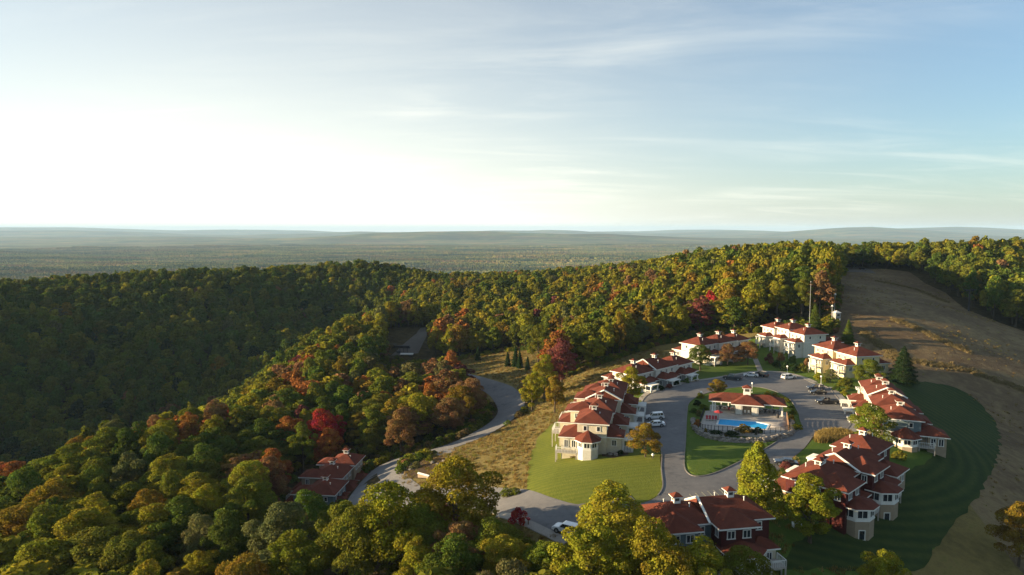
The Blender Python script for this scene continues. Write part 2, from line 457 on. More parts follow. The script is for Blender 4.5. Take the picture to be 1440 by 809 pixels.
# ---- outlines, read off the photograph and dropped on the ground
ROAD_LINE = smooth_line(hits([(905,714),(850,724),(800,728),(750,716),(700,704),(645,697)]) + [np.array(p) for p in ((-20,140),(-29,148),(-34,157))] +
                        hits([(552,652),(592,640),(640,626),(682,607),(708,590),(719,575),(713,560),(698,547)]) + [np.array(p) for p in ((-16,282),(-28,298))], 6)
ROAD_OUT = [(800,722),(860,716),(905,708),(925,698),(932,685),(930,660),(928,630),(900,619),(896,600),(899,582),(904,564),(916,553),(938,545),(974,538),(1009,533),(1038,528),(1066,524),(1100,525),(1129,533),(1142,539),
            (1163,545),(1174,556),(1190,575),(1197,594),(1190,606),(1150,610),(1132,630),(1105,652),(1090,668),(1068,692),(1030,706),(930,722),(880,738),(800,742)]
ISLAND = [(966,582),(964,620),(962,653),(968,667),(983,671),(1006,666),(1037,652),(1078,631),(1103,615),(1127,603),(1125,591),(1122,580),(1108,560),(1076,547),(1050,545),(1024,547),(990,555),(970,566)]
LAWN_W = [(738,697),(743,670),(746,640),(757,615),(775,598),(800,580),(840,560),(868,552),(905,562),(900,582),(896,600),(900,619),(928,630),(930,660),(932,685),(925,698),(905,707),(860,716),(804,713)]
lot = smooth_line(hits(ROAD_OUT), 3, True)
isl = smooth_line(hits(ISLAND), 4, True)
lawn_w = hits(LAWN_W)

asphalt = ground_material('asphalt', [(.34,(.098,.096,.099)),(.46,(.150,.146,.147)),(.56,(.170,.164,.163)),(.68,(.24,.23,.222))], .11, .8, .02, 6.0)
concrete = ground_material('concrete', [(.3,(.22,.20,.18)),(.7,(.36,.33,.29))], .3, 3.0, .01, 8.0)
kerb_m = ground_material('kerb_stone', [(.3,(.15,.14,.13)),(.7,(.24,.22,.20))], .3, 3.0, .01, 8.0)
dry_grass_m = ground_material('dry_meadow', [(.30,(.085,.065,.024)),(.45,(.145,.115,.038)),(.58,(.22,.165,.055)),(.72,(.12,.13,.03))], .045, .55, .5, 2.2)
slope_m = ground_material('mown_dry_slope', [(.30,(.070,.046,.026)),(.48,(.135,.092,.050)),(.60,(.22,.16,.080)),(.75,(.14,.12,.045))], .035, .35, .5, 1.2)
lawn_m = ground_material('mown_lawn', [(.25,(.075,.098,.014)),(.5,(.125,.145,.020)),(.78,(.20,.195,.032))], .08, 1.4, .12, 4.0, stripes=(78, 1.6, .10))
lawn_shaded_m = ground_material('striped_lawn_shade_darkened', [(.25,(.016,.032,.008)),(.5,(.030,.050,.011)),(.75,(.060,.070,.017))], .08, 1.0, .12, 4.0, stripes=('ring', 2.6, .20))  # mowing stripes, on a green darkened to carry the shade on this lawn
isl_m = ground_material('island_lawn', [(.25,(.045,.085,.014)),(.5,(.075,.12,.018)),(.78,(.13,.15,.028))], .1, 1.2, .12, 4.0)
bed_m = ground_material('planting_bed_soil', [(.3,(.035,.024,.014)),(.7,(.09,.06,.034))], .3, 2.5, .1, 4.0)
gravel_m = ground_material('pale_gravel', [(.3,(.075,.068,.060)),(.7,(.15,.135,.12))], .1, 1.6, .05, 5.0)

MEADOW = [(-9,122),(-16,135),(-25,145),(-27,160),(-18,178),(-7,187),(2,205),(6,225),(10,240),(24,250),(40,262),(60,279),(80,283),(100,279),(114,274),(122,268),(128,240),(128,200),(118,165),(104,150),(96,132),(92,112),(80,98),(66,98),(48,94),(30,96),(16,103),(4,104)]
drape('meadow', MEADOW, dry_grass_m, .03, 2.5)
CLEARING = [(-44,300),(-42,338),(-5,345),(22,322),(16,288),(13,262),(4,248),(-3,246),(-14,250),(-16,265),(-22,290)]
drape('field', CLEARING, dry_grass_m, .035, 2.5)
SLOPE = [np.array(p) for p in ((124,240),(121,262))] + hits([(1177,468),(1180,430),(1183,402)]) + [np.array(p) for p in ((222,460),(238,474),(256,470),(262,450))] + hits([(1300,398),(1330,412),(1360,436),(1400,452),(1445,468)]) + [np.array(p) for p in ((285,300),(280,200),(205,105),(120,70),(87,86),(86,112),(90,135),(98,154),(112,169),(124,200))]
drape('slope', SLOPE, slope_m, .05, 2.5)
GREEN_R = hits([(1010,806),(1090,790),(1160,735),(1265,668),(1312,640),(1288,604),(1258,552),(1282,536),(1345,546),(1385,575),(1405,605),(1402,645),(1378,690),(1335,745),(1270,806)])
drape('lawn', ragged(smooth_line(GREEN_R, 3, True), .7, 4), lawn_shaded_m, .10, 2.0)
drape('lawn', ragged(lawn_w, .35, 5), lawn_m, .075, 2.0)
YARD = [hit(*p) for p in ((900,560),(938,543),(974,537),(1009,532),(1038,527),(1100,524),(1142,538),(1176,556),(1196,590))] + [np.array(p) for p in ((93,172),(97,160),(110,180),(118,205),(122,240),(122,262),(100,272),(74,276),(58,256),(42,240),(30,214),(24,196),(26,186))]
drape('yard', YARD, isl_m, .075, 2.0)
drape('lawn', [hit(*p) for p in ((1195,606),(1150,611),(1132,631),(1105,653),(1090,669),(1066,695),(1030,708),(930,724))] + [np.array(p) for p in ((30,100),(40,97),(56,100),(72,112),(88,135),(97,150),(95,165))], isl_m, .08, 2.0)
drape('road', lot, asphalt, .12, 2.0, holes=[isl])
drape('lawn', isl, isl_m, .16, 2.0, skirt=.2)
ribbon('kerb', isl, -.12, .08, kerb_m, -.1, .24, closed=True)
drape('road', smooth_line(hits([(530,669),(538,656),(558,644),(592,632),(625,626),(640,634),(612,643),(590,650),(572,661),(576,672),(600,689),(640,703),(600,709),(560,692),(541,683)]), 3, True), asphalt, .128, 2.0)
drape('road', hits([(738,699),(772,704),(806,712),(835,722),(815,748),(770,741),(738,728)]), asphalt, .126, 2.0)
ribbon('road', ROAD_LINE, -4.7, 4.7, asphalt, -.2, .135)
ribbon('kerb', smooth_line(hits(ROAD_OUT[3:25]), 5), -.10, .10, kerb_m, -.1, .22)
ribbon('pavement', smooth_line(hits(ROAD_OUT[10:20]), 5), -1.8, -.2, concrete, -.1, .16)
ribbon('pavement', smooth_line(hits(ROAD_OUT[20:25]), 5), -2.0, -.2, concrete, -.1, .165)
ribbon('pavement', smooth_line(hits([(702,724),(735,734),(765,748),(797,764)]), 5), -.9, .9, concrete, -.1, .17)
ribbon('path', smooth_line(hits([(1070,524),(1066,514),(1062,505)]), 4), -.9, .9, concrete, -.1, .15)
drape('path', GAP, gravel_m, .06, 3.0)
# ---------------------------------------------------------------- trees
def leaf_material(name, source):
    m = bpy.data.materials.new(name); m.use_nodes = True
    N, L = m.node_tree.nodes, m.node_tree.links
    N.remove(N['Principled BSDF']); out = N['Material Output']
    if source == 'object':
        s = N.new('ShaderNodeObjectInfo'); col = s.outputs['Color']
    else:
        s = N.new('ShaderNodeAttribute'); s.attribute_type = 'INSTANCER'; s.attribute_name = 'tint'; col = s.outputs['Color']
    tc_ = N.new('ShaderNodeTexCoord')
    n = N.new('ShaderNodeTexNoise'); L.new(tc_.outputs['Object'], n.inputs['Vector']); n.inputs['Scale'].default_value = .42; n.inputs['Detail'].default_value = 3
    geo = N.new('ShaderNodeNewGeometry')
    def mr(inp, a, b, c, d):
        q = N.new('ShaderNodeMapRange'); L.new(inp, q.inputs[0])
        for k, v in enumerate((a, b, c, d)): q.inputs[k+1].default_value = v
        return q.outputs[0]
    hsv = N.new('ShaderNodeHueSaturation'); L.new(col, hsv.inputs['Color'])
    L.new(mr(n.outputs['Fac'], .3, .7, .465, .528), hsv.inputs['Hue'])
    v1 = mr(geo.outputs['Random Per Island'], 0, 1, .70, 1.30); v2 = mr(n.outputs['Fac'], .3, .7, .86, 1.14)
    mu = N.new('ShaderNodeMath'); mu.operation = 'MULTIPLY'; L.new(v1, mu.inputs[0]); L.new(v2, mu.inputs[1]); L.new(mu.outputs[0], hsv.inputs['Value'])
    d = N.new('ShaderNodeBsdfDiffuse'); L.new(hsv.outputs[0], d.inputs['Color'])
    t = N.new('ShaderNodeBsdfTranslucent'); L.new(hsv.outputs[0], t.inputs['Color'])
    mx = N.new('ShaderNodeMixShader'); mx.inputs[0].default_value = .30; L.new(d.outputs[0], mx.inputs[1]); L.new(t.outputs[0], mx.inputs[2])
    L.new(mx.outputs[0], out.inputs['Surface'])
    return m
leaf_obj = leaf_material('leaves', 'object')
leaf_ins = leaf_material('woodland_leaves', 'instancer')
bark = mat('bark', (.075,.058,.042), .95, 3.0, .4, .03, spec=.1, stretch=(1,1,.25))
LEAF_SHAPE = np.array([(-.5,-.12),(-.12,-.46),(.42,-.22),(.5,.16),(.08,.5),(-.38,.34)])

def crown_data(rng, H, Rr, n, size, style):
    """leaf clumps over the shells of many overlapping boughs; returns verts, faces"""
    base = {'round': .26, 'oval': .22, 'conic': .12, 'bush': .04, 'tall': .30}[style] * H
    lobes = []
    ch = H - base
    if style == 'conic':
        k = 17
        for i in range(k):
            f = (i + .5) / k; a = i * 2.4 + rng.uniform(-.4, .4); rr = Rr * (1 - f) ** .8 * rng.uniform(.45, .8)
            r = Rr * (.20 + .34 * (1 - f)) * rng.uniform(.85, 1.2)
            lobes.append((rr*math.cos(a), rr*math.sin(a), base + ch * (.06 + .86*f), r, r * rng.uniform(.8, 1.15)))
        lobes.append((0, 0, base + ch*.45, Rr*.5, ch*.42))
    else:
        k = {'bush': 9}.get(style, 46)
        for i in range(k):
            f = ((i + .5) / k); a = i * 2.39996 + rng.uniform(-.5, .5)
            prof = math.sin(math.pi * min(1, (.20 + .80*f)) ** (.95 if style != 'round' else .8)) ** .6 if f < .97 else .25
            rr = Rr * prof * (rng.uniform(.36, 1.0) if style != 'bush' else rng.uniform(.42, .78))
            r = Rr * (rng.uniform(.14, .30) * (1.25 if i % 4 == 0 else 1) if style != 'bush' else rng.uniform(.24, .40))
            lobes.append((rr*math.cos(a), rr*math.sin(a), base + ch*(.10 + .80*f) + rng.uniform(-.08,.08)*H, r, r*rng.uniform(.65,.95)))
        lobes.append((0, 0, base + ch*.48, Rr*.42, ch*.34))
        lobes.append((rng.uniform(-.2,.2)*Rr, rng.uniform(-.2,.2)*Rr, base + ch*.84, Rr*.30, ch*.15))
    Lb = np.array(lobes)
    w = Lb[:, 3] ** 2; w /= w.sum()
    m = int(n * 1.9)
    which = rng.choice(len(Lb), m, p=w)
    d = rng.normal(size=(m, 3)); d /= np.linalg.norm(d, axis=1)[:, None]
    lift = rng.random(m) < .55
    d[lift, 2] = np.abs(d[lift, 2])
    rad = rng.uniform(.80, 1.06, m) + (rng.random(m) < .08) * rng.uniform(0, .22, m)
    C = Lb[which]
    P = C[:, :3] + d * np.c_[C[:, 3], C[:, 3], C[:, 4]] * rad[:, None]
    depth = np.full(m, 9.0)
    for q in Lb:
        dd = np.sqrt(((P[:, 0]-q[0])/q[3])**2 + ((P[:, 1]-q[1])/q[3])**2 + ((P[:, 2]-q[2])/q[4])**2)
        depth = np.minimum(depth, dd)
    keep = (depth > .72) & (P[:, 2] > .02*H)
    P, d = P[keep][:n], d[keep][:n]
    m = len(P)
    nrm = d * .75 + rng.normal(size=(m, 3)) * .55 + np.array([0, 0, .25]); nrm /= np.linalg.norm(nrm, axis=1)[:, None]
    u = np.cross(nrm, rng.normal(size=(m, 3))); u /= np.linalg.norm(u, axis=1)[:, None]
    v = np.cross(nrm, u)
    s = size * rng.uniform(.6, 1.35, m)
    bend = rng.uniform(-.25, .25, (m, 6))
    V = P[:, None, :] + (u[:, None] * LEAF_SHAPE[None, :, :1] + v[:, None] * LEAF_SHAPE[None, :, 1:] + nrm[:, None] * bend[:, :, None]*.5) * s[:, None, None]
    F = np.arange(m * 6).reshape(m, 6)
    return V.reshape(-1, 3), F, Lb

def conifer_data(rng, H, Rr, n, size):
    z = H * (.05 + .95 * (1 - np.sqrt(rng.random(n)))); f = z / H
    tier = .80 + .20 * np.sin(f * 2*math.pi * 9)
    a = rng.random(n) * 2*math.pi
    lim = Rr * (1 - f) ** .85 * tier * (1 + .16*np.sin(3*a + 8*f))
    r = lim * np.sqrt(rng.uniform(.35, 1.06, n)) + .08
    P = np.c_[r*np.cos(a), r*np.sin(a), z - .18*r]
    d = np.c_[np.cos(a), np.sin(a), np.full(n, .55)]
    nrm = d*.7 + rng.normal(size=(n, 3))*.5; nrm /= np.linalg.norm(nrm, axis=1)[:, None]
    u = np.c_[np.cos(a), np.sin(a), np.full(n, -.25)] + rng.normal(size=(n, 3))*.25
    u -= nrm * (u*nrm).sum(1)[:, None]; u /= np.linalg.norm(u, axis=1)[:, None]
    v = np.cross(nrm, u); s = size * rng.uniform(.6, 1.3, n)
    V = P[:, None] + (u[:, None]*LEAF_SHAPE[None, :, :1]*1.5 + v[:, None]*LEAF_SHAPE[None, :, 1:]*.6)*s[:, None, None]
    return V.reshape(-1, 3), np.arange(n*6).reshape(n, 6), None

def trunk_data(rng, H, Rr, lobes, r0):
    b = MB()
    top = H * (.62 if lobes is not None else .93)
    lean = rng.uniform(-.03, .03, 2) * H
    pts = [(0, 0, -1.2), (lean[0]*.3, lean[1]*.3, top*.45), (lean[0], lean[1], top)]
    b.bar(pts[0], pts[1], r0*1.15, 0, 7, r0*.75); b.bar(pts[1], pts[2], r0*.74, 0, 7, r0*.22)
    if lobes is not None:
        for q in lobes[rng.choice(len(lobes), min(7, len(lobes)), replace=False)]:
            f = rng.uniform(.35, .8)
            st = (lean[0]*f, lean[1]*f, top*f*.9)
            if q[2] > st[2]: b.bar(st, tuple(q[:3]), r0*.38, 0, 5, r0*.10)
    me = bpy.data.meshes.new('trunk'); me.from_pydata(b.v, [], b.f); me.materials.append(bark); me.update()
    return me
VARIANTS = {}
def variant(style, k, level):
    """unit trees (height 1 -> built at their reference height): 'near' for trees of their own, 'far' for the woods"""
    key = (style, k, level)
    if key in VARIANTS: return VARIANTS[key]
    rng = np.random.default_rng(abs(hash(style)) % 1 + {'round':11,'oval':23,'conic':37,'spruce':51,'bush':67,'tall':83,'pine':97}[style]*100 + k)
    H, Rr = {'round': (14, 5.6), 'oval': (16, 4.6), 'tall': (18, 4.8), 'conic': (14, 4.0), 'spruce': (10, 2.3), 'pine': (14, 4.6), 'bush': (2.4, 1.9)}[style]
    n, size = {'near': (17000, .235), 'mid': (4400, .48), 'far': (1050, .98)}[level]
    if style == 'bush': n, size = {'near': (1500, .20), 'mid': (700, .26), 'far': (300, .4)}[level]
    if style in ('spruce', 'pine'):
        V, F, lb = conifer_data(rng, H, Rr, int(n * (.55 if style == 'spruce' else .8)), size * 1.05)
    else:
        V, F, lb = crown_data(rng, H, Rr, n, size, style)
    crown = np_mesh('crown', V, F, [leaf_obj])
    trunk = trunk_data(rng, H, Rr, lb, .021*H if style != 'bush' else .05)
    VARIANTS[key] = (crown, trunk, H, Rr)
    return VARIANTS[key]

GREEN, OLIVE, YG, GOLD, ORANGE, RED, RUSSET, PALE, DARK, MAROON = range(10)
TINT = {GREEN: (.078,.115,.018), OLIVE: (.124,.138,.018), YG: (.214,.202,.019), GOLD: (.205,.145,.019), ORANGE: (.275,.118,.028), RED: (.30,.040,.028),
        RUSSET: (.200,.118,.048), PALE: (.125,.125,.045), DARK: (.026,.048,.016), MAROON: (.165,.058,.046)}
WORD = {GREEN: 'green', OLIVE: 'olive green', YG: 'yellow-green', GOLD: 'golden', ORANGE: 'orange', RED: 'bright red', RUSSET: 'russet', PALE: 'pale green', DARK: 'dark green', MAROON: 'dull maroon'}
TREES = []        # individuals: dict(obj, x, y, h, w, colour, style, label)
trng = np.random.default_rng(7)
def tint_of(c, rng, k=.16):
    b = np.array(TINT[c]) * rng.uniform(1 - k, 1 + k)
    return tuple(np.clip(b * (1 + rng.uniform(-.07, .07, 3)), 0, 1))
def plant(x, y, h, w, colour, style='round', level='near', name='broadleaf_tree', label=None, cat='tree', group=None, z=None, tint=None, var=None):
    nv = {'round': 6, 'oval': 5, 'tall': 3, 'conic': 2, 'spruce': 2, 'pine': 2, 'bush': 3}[style]
    crown, trunk, H, Rr = variant(style, int(trng.integers(nv)) if var is None else var, level)
    o = empty(name, (x, y, (tz1(x, y) if z is None else z) - .05), trng.uniform(0, 6.28))
    sx = w / 2 / Rr
    o.scale = (sx, sx, h / H)
    c = link_mesh('crown', crown, o); c.color = (*(tint or tint_of(colour, trng)), 1)
    if style != 'bush': link_mesh('trunk', trunk, o)
    tag(o, label, cat, group)
    TREES.append(dict(obj=o, x=x, y=y, h=h, w=w, colour=colour, style=style, label=label))
    return o
def at_crown(u, v, h, f=.6):
    """where a tree of height h stands whose crown's middle is seen at a pixel"""
    dv = (v - 404.5) / FPX; du = (u - 720) / FPX
    t = np.arange(55, 900, .5)
    X, Y, Z = du * t, (_cp - dv * _sp) * t, CAM_H + (-_sp - dv * _cp) * t
    k = int(np.argmax(Z < tz(X, Y) + f * h))
    return X[k], Y[k]
def tree_at(u, v, h, w, colour, style='round', label=None, **kw):
    x, y = at_crown(u, v, h, .6 if style not in ('bush', 'spruce', 'pine', 'conic') else .5)
    return plant(x, y, h, w, colour, style, label=label, **kw)

# -- trees one can point at in the photograph
G_Y = 'garden trees round the houses'; G_F = 'trees of the woods'
tree_at(908,616,7.0,7.2,GOLD,'round','small golden-orange tree on the lawn in front of parked white cars',group=G_Y)
tree_at(887,538,10.5,8.6,YG,'oval','bright yellow-green tree beside the porch end of the roofs above the white cars',group=G_Y)
tree_at(1010,543,5.0,5.6,GOLD,'round','short golden-topped tree just behind the pool pavilion roof',group=G_Y)
tree_at(985,500,9.0,9.0,GREEN,'round','round green tree on the small lawn beyond the parking, before a long red roof',group=G_Y)
tree_at(1024,497,7.5,8,RUSSET,'round','rusty gold tree right of the round green tree beyond the parking',group=G_Y)
tree_at(1052,494,8.5,9,RUSSET,'round','broad brownish-orange tree by the footpath beyond the parking',group=G_Y)
tree_at(1146,450,13,9.5,GREEN,'pine','dark green pine behind the stepped cream house, beside the tall pole',name='pine_tree',group=G_Y)
tree_at(1193,466,9.5,6.5,GREEN,'pine','lone small pine on the brown slope behind the houses',name='pine_tree',group=G_Y)
tree_at(1271,513,12,11,DARK,'pine','broad dark pine at the foot of the brown slope behind stepped red roofs',name='pine_tree',group=G_Y)
tree_at(1223,521,8.5,9,OLIVE,'round','olive tree between the cream two-roof house and the broad dark pine',group=G_Y)
tree_at(1190,540,4.5,5,OLIVE,'round','little olive tree on the green kerb by the black cars',group=G_Y)
tree_at(1168,527,4.0,4.5,PALE,'round','pale little tree before the white porch of the cream two-roof house',group=G_Y)
tree_at(1225,594,9,10,OLIVE,'round','broad olive tree in the gap between the two right-hand rows of red roofs',group=G_Y)
tree_at(1065,672,13.5,8.2,YG,'conic','tall cone-shaped yellow-green tree with reddish tip standing by the car park exit',group=G_Y)
tree_at(1141,710,11,9.4,YG,'oval','full yellow-green tree standing before the dark red house on the shaded lawn',group=G_Y)
tree_at(862,735,13,13,YG,'round','large golden-green tree at the bottom hiding the road junction',group=G_F)
tree_at(915,792,14,11.5,YG,'round','yellow-green tree just below the left cupola of the bottom red-roofed house',group=G_F)
tree_at(830,785,14,11,YG,'oval','yellow-green tree at the bottom edge below the large golden-green one',group=G_F)
tree_at(985,812,12,11,YG,'oval','yellow-green tree at the bottom edge before the middle of the bottom house',group=G_F)
tree_at(1045,816,10,9,OLIVE,'round','olive tree at the bottom edge beside the cream bay of the bottom house',group=G_F)
tree_at(640,697,15,15,YG,'round','large yellow-green tree hiding the bend of the lower road',group=G_F)
tree_at(545,735,16,14,YG,'round','wide yellow-green tree just below the lone red-roofed house',group=G_F)
tree_at(500,770,15,11,OLIVE,'round','olive tree at the bottom below the wide yellow-green one',group=G_F)
tree_at(400,755,15,12,PALE,'round','pale green tree down left of the lone red-roofed house',group=G_F)
for (u, v, h, w, c, st, lab) in ((592,752,11,10,OLIVE,'round','olive tree just right of and below the wide yellow-green one'),(648,765,9,9,RUSSET,'round','low brownish tree under the large yellow-green tree'),
        (690,760,8,9,OLIVE,'round','low olive tree right under the large yellow-green tree'),(640,800,11,10,GREEN,'round','green tree at the bottom edge under the low brownish one'),(585,800,11,9,YG,'oval','yellow-green tree at the bottom edge left of centre'),
        (712,790,9,9,YG,'round','short yellow-green tree at the bottom edge below the lower road'),(430,728,12,10,GREEN,'round','green tree before the left front of the lone red-roofed house'),(478,748,13,10,OLIVE,'round','olive tree before the right front of the lone red-roofed house'),
        (765,798,8,8,OLIVE,'round','small olive tree at the bottom edge left of the large golden-green tree'),(612,722,8,8,MAROON,'round','dull dark red tree in the shade left under the large yellow-green tree')):
    tree_at(u, v, h, w, c, st, lab, group=G_F)
tree_at(455,603,15,14,RED,'round','bright red maple behind the lone red-roofed house',group=G_F)
tree_at(520,622,9.5,8.5,OLIVE,'round','round olive tree standing alone on the grass inside the road bend',group=G_F)
tree_at(640,560,12,11,RUSSET,'round','russet tree with reddish top above the inside of the road curve',group=G_F)
tree_at(610,566,10,8,MAROON,'round','dull red tree left of the russet one above the road curve',group=G_F)
tree_at(660,552,11,8,ORANGE,'oval','orange-red tree right of the russet one above the road curve',group=G_F)
tree_at(790,505,17,14,MAROON,'oval','tall dull maroon tree behind the left row of red roofs',group=G_F)
tree_at(765,525,15,10,YG,'oval','yellow-green tree left of the maroon one near the upper road bend',group=G_F)
tree_at(748,548,12,8,YG,'oval','bright yellow-green tree at the outer edge of the upper road bend',group=G_F)
tree_at(780,550,11,8,GOLD,'oval','golden tree at the wood edge behind the left row of red roofs',group=G_F)
tree_at(757,483,18,11,OLIVE,'tall','tall olive tree behind the row of little spruces',group=G_F)
tree_at(1436,745,11,8,GOLD,'round','golden tree cut by the right border on the shaded slope',group=G_F)
tree_at(1245,812,9,7,YG,'round','yellow-green treetop poking up at the bottom on the dark lawn',group=G_F)
for i, (u, v) in enumerate(((714,505),(723,504),(732,503),(741,507))):
    tree_at(u + (0,2,-1,1)[i], v + (0,-3,2,4)[i], (7.0,9.6,8.2,6.2)[i], (3.4,4.0,3.6,3.0)[i], DARK, 'spruce', ['leftmost','second','third','rightmost'][i] + ' of the four dark little spruces at the edge of the brown field', name='spruce_tree', group='little spruces by the field', var=i % 2)
tree_at(672,497,7.5,3.4,DARK,'spruce','lone dark spruce in the brown field left of the four spruces',name='spruce_tree',group='little spruces by the field')

for (x, y, h, w, c, lab) in ((121,283,17,10,OLIVE,'tall olive tree on the meadow edge right behind the dark green pine'),(113,289,16,9,YG,'yellow-green tree behind the tall white house, left of the tall pole'),
        (104,292,15,9.5,OLIVE,'olive tree behind the left end of the tall white house'),(126,294,18,10,GREEN,'tall green tree at the wood corner nearest the small pale booth')):
    plant(x, y, h, w, c, 'tall', label=lab, group=G_F)
# -- the woods
def forest_spots():
    rng = np.random.default_rng(21)
    sp = 8.2
    xs = np.arange(-620, 620, sp); ys = np.arange(66, 1150, sp * .88)
    X, Y = np.meshgrid(xs, ys); X[1::2] += sp / 2
    X = X + rng.uniform(-2.5, 2.5, X.shape); Y = Y + rng.uniform(-2.3, 2.3, Y.shape)
    x, y = X.ravel(), Y.ravel()
    ok = (x > -.80 * y - 75) & (x < .80 * y + 60) & (np.hypot(x, y) < 1120)
    for poly in (MEADOW, SLOPE, CLEARING):
        for dx, dy in ((0,0),(3.5,0),(-3.5,0),(0,3.5),(0,-3.5)): ok &= ~inside(poly, x + dx, y + dy)
    # gaps in the woods the photograph looks through: the lone house, the road bend, the lower road, the gravel opening
    zt = tz(x, y); hh = 15.0
    f_ = y * _cp - (zt + hh - CAM_H) * _sp
    uu = 720 + FPX * x / f_
    vt = 404.5 - FPX * (y * _sp + (zt + hh - CAM_H) * _cp) / f_
    f2 = y * _cp - (zt - CAM_H) * _sp; vb = 404.5 - FPX * (y * _sp + (zt - CAM_H) * _cp) / f2
    for (u0, u1, v0, v1, ymax) in ((408,522,640,706,163),(522,612,634,688,172),(612,740,590,640,200),(690,745,545,600,240),(548,600,462,500,440),(660,745,640,735,130),(420,495,575,635,183),(500,545,600,645,175),(600,675,535,590,205)):
        hw = 4.2 * FPX / f_
        ok &= ~((uu + hw > u0) & (uu - hw < u1) & (vt < v1) & (vb > v0) & (y < ymax))
    ok &= ~inside(GAP, x, y)
    ok &= np.hypot(x + 44, y - 164) > 14.5
    ok &= ~((x > 26) & (x < 118) & (y < 101) & (y > 88) )
    ok &= ~((x > 55) & (y < 110)) & ~((x > 80) & (x < 135) & (y < 200))
    ok &= ~((x > 12) & (x < 60) & (y < 98))
    rl = np.array(ROAD_LINE)
    d = np.min(np.hypot(x[:, None] - rl[None, :, 0], y[:, None] - rl[None, :, 1]), axis=1)
    ok &= d > 7.2
    ok &= ~((x > -20) & (x < 20) & (y > 100) & (y < 116))
    x, y = x[ok], y[ok]
    keep = np.ones(len(x), dtype=bool)
    for t in TREES:
        keep &= np.hypot(x - t['x'], y - t['y']) > (t['w'] * .5 + 2.4)
    return x[keep], y[keep], rng

fx, fy, frng = forest_spots()
fz = tz(fx, fy)
def zone_weights(x, y):
    #            GREEN OLIVE YG  GOLD ORANGE RED RUSSET PALE DARK MAROON
    if x < -115 and y > 255 + max(0, (-x - 150)) * -.3 and y > 300 - (x + 115) * -.1 or (x < -150 and y > 210): return [.46,.42,.06,.01,.002,0,.012,.01,.04,0]
    if x < -75 and y > 480: return [.37,.40,.14,.03,.01,0,.03,.01,.01,0]
    if y < 165 and x < 30: return [.22,.42,.29,.02,.001,0,.004,.045,.005,0]
    if -98 < x < -12 and 188 < y < 335: return [.09,.24,.25,.08,.12,.012,.12,.06,.005,.02]
    if x < 8 and y < 345: return [.14,.33,.25,.06,.065,.006,.09,.05,.005,.006]
    if x > 130: return [.24,.47,.20,.04,.004,0,.02,.015,0,0]
    if y < 420: return [.12,.31,.38,.08,.025,.002,.045,.03,.005,.006]
    return [.20,.35,.31,.05,.015,.001,.03,.035,.006,.002]
def clustered(a_, b_):
    w = np.array(zone_weights(a_, b_), dtype=float)
    q = math.sin(a_/19 + 1.7*math.sin(b_/37)) * math.cos(b_/23 + .9*math.sin(a_/41)) + .5*math.sin((a_-b_)/13)
    w[[3,4,5,6,9]] *= math.exp((1.5 if -115 < a_ < 90 else .5)*q - .25); w[0] *= math.exp(-.9*q); w[2] *= math.exp(.6*math.cos(a_/29 - b_/33))
    return w / w.sum()
fc = np.array([frng.choice(10, p=clustered(a_, b_)) for a_, b_ in zip(fx, fy)])
fh = frng.uniform(11, 17.5, len(fx)); fw = np.clip(frng.normal(10.8, 2.2, len(fx)), 6, 15.5)
low = (fy < 165) | ((fx < 8) & (fy < 345) & (fx > -115)); fh[low] *= .88
edge = (fx > 95) & (fy > 240) & (fy < 460); fh[edge] = frng.uniform(16.5, 21.5, edge.sum()); fw[edge] *= 1.1
# which show largest: seen size times a rough test of being hidden behind the nearest tops
pu = 720 + FPX * fx / fy; pt = np.array([project((a_, b_, c_ + h_))[1] for a_, b_, c_, h_ in zip(fx, fy, fz, fh)])
size = fw / fy * FPX
vis = (pu > -15) & (pu < 1455) & (pt < 805)
order = np.argsort(fy)
free = np.full(1600, 900.0)
gain = np.zeros(len(fx))
for i in order:
    if not vis[i]: continue
    a_, b_ = int(np.clip(pu[i] - size[i]/2 + 80, 0, 1599)), int(np.clip(pu[i] + size[i]/2 + 81, 1, 1600))
    top = pt[i] + .15 * size[i]
    gain[i] = np.clip(np.minimum(free[a_:b_], 809) - top, 0, size[i] * 1.3).sum()
    free[a_:b_] = np.minimum(free[a_:b_], top)
N_OWN = 296 - len(TREES)
own = set(np.argsort(-gain)[:N_OWN].tolist())
own_list = sorted(own, key=lambda i: fx[i] / fy[i])
for i in own_list:
    st = ['round', 'round', 'oval', 'oval', 'tall'][int(frng.integers(5))]
    plant(fx[i], fy[i], fh[i], fw[i], int(fc[i]), st, 'near' if fy[i] < 230 else 'mid', z=fz[i], group=G_F)
rest = np.array([i for i in range(len(fx)) if i not in own])

src = bpy.data.collections.new('woodland_sources')
def source_tree(style, k):
    crown, trunk, H, Rr = variant(style, k, 'far')
    n0 = len(crown.vertices)
    bm = bmesh.new(); bm.from_mesh(crown)
    for f in bm.faces: f.material_index = 0
    nf = len(bm.faces)
    bm.from_mesh(trunk); bm.faces.ensure_lookup_table()
    for f in bm.faces[nf:]: f.material_index = 1
    me = bpy.data.meshes.new('woodland_tree'); bm.to_mesh(me); bm.free()
    me.materials.append(leaf_ins); me.materials.append(bark)
    me.transform(Matrix.Diagonal((1 / (2*Rr), 1 / (2*Rr), 1 / H, 1)))
    o = bpy.data.objects.new('woodland_tree', me); src.objects.link(o)
for st, nk in (('round', 6), ('oval', 4)):
    for k in range(nk): source_tree(st, k)

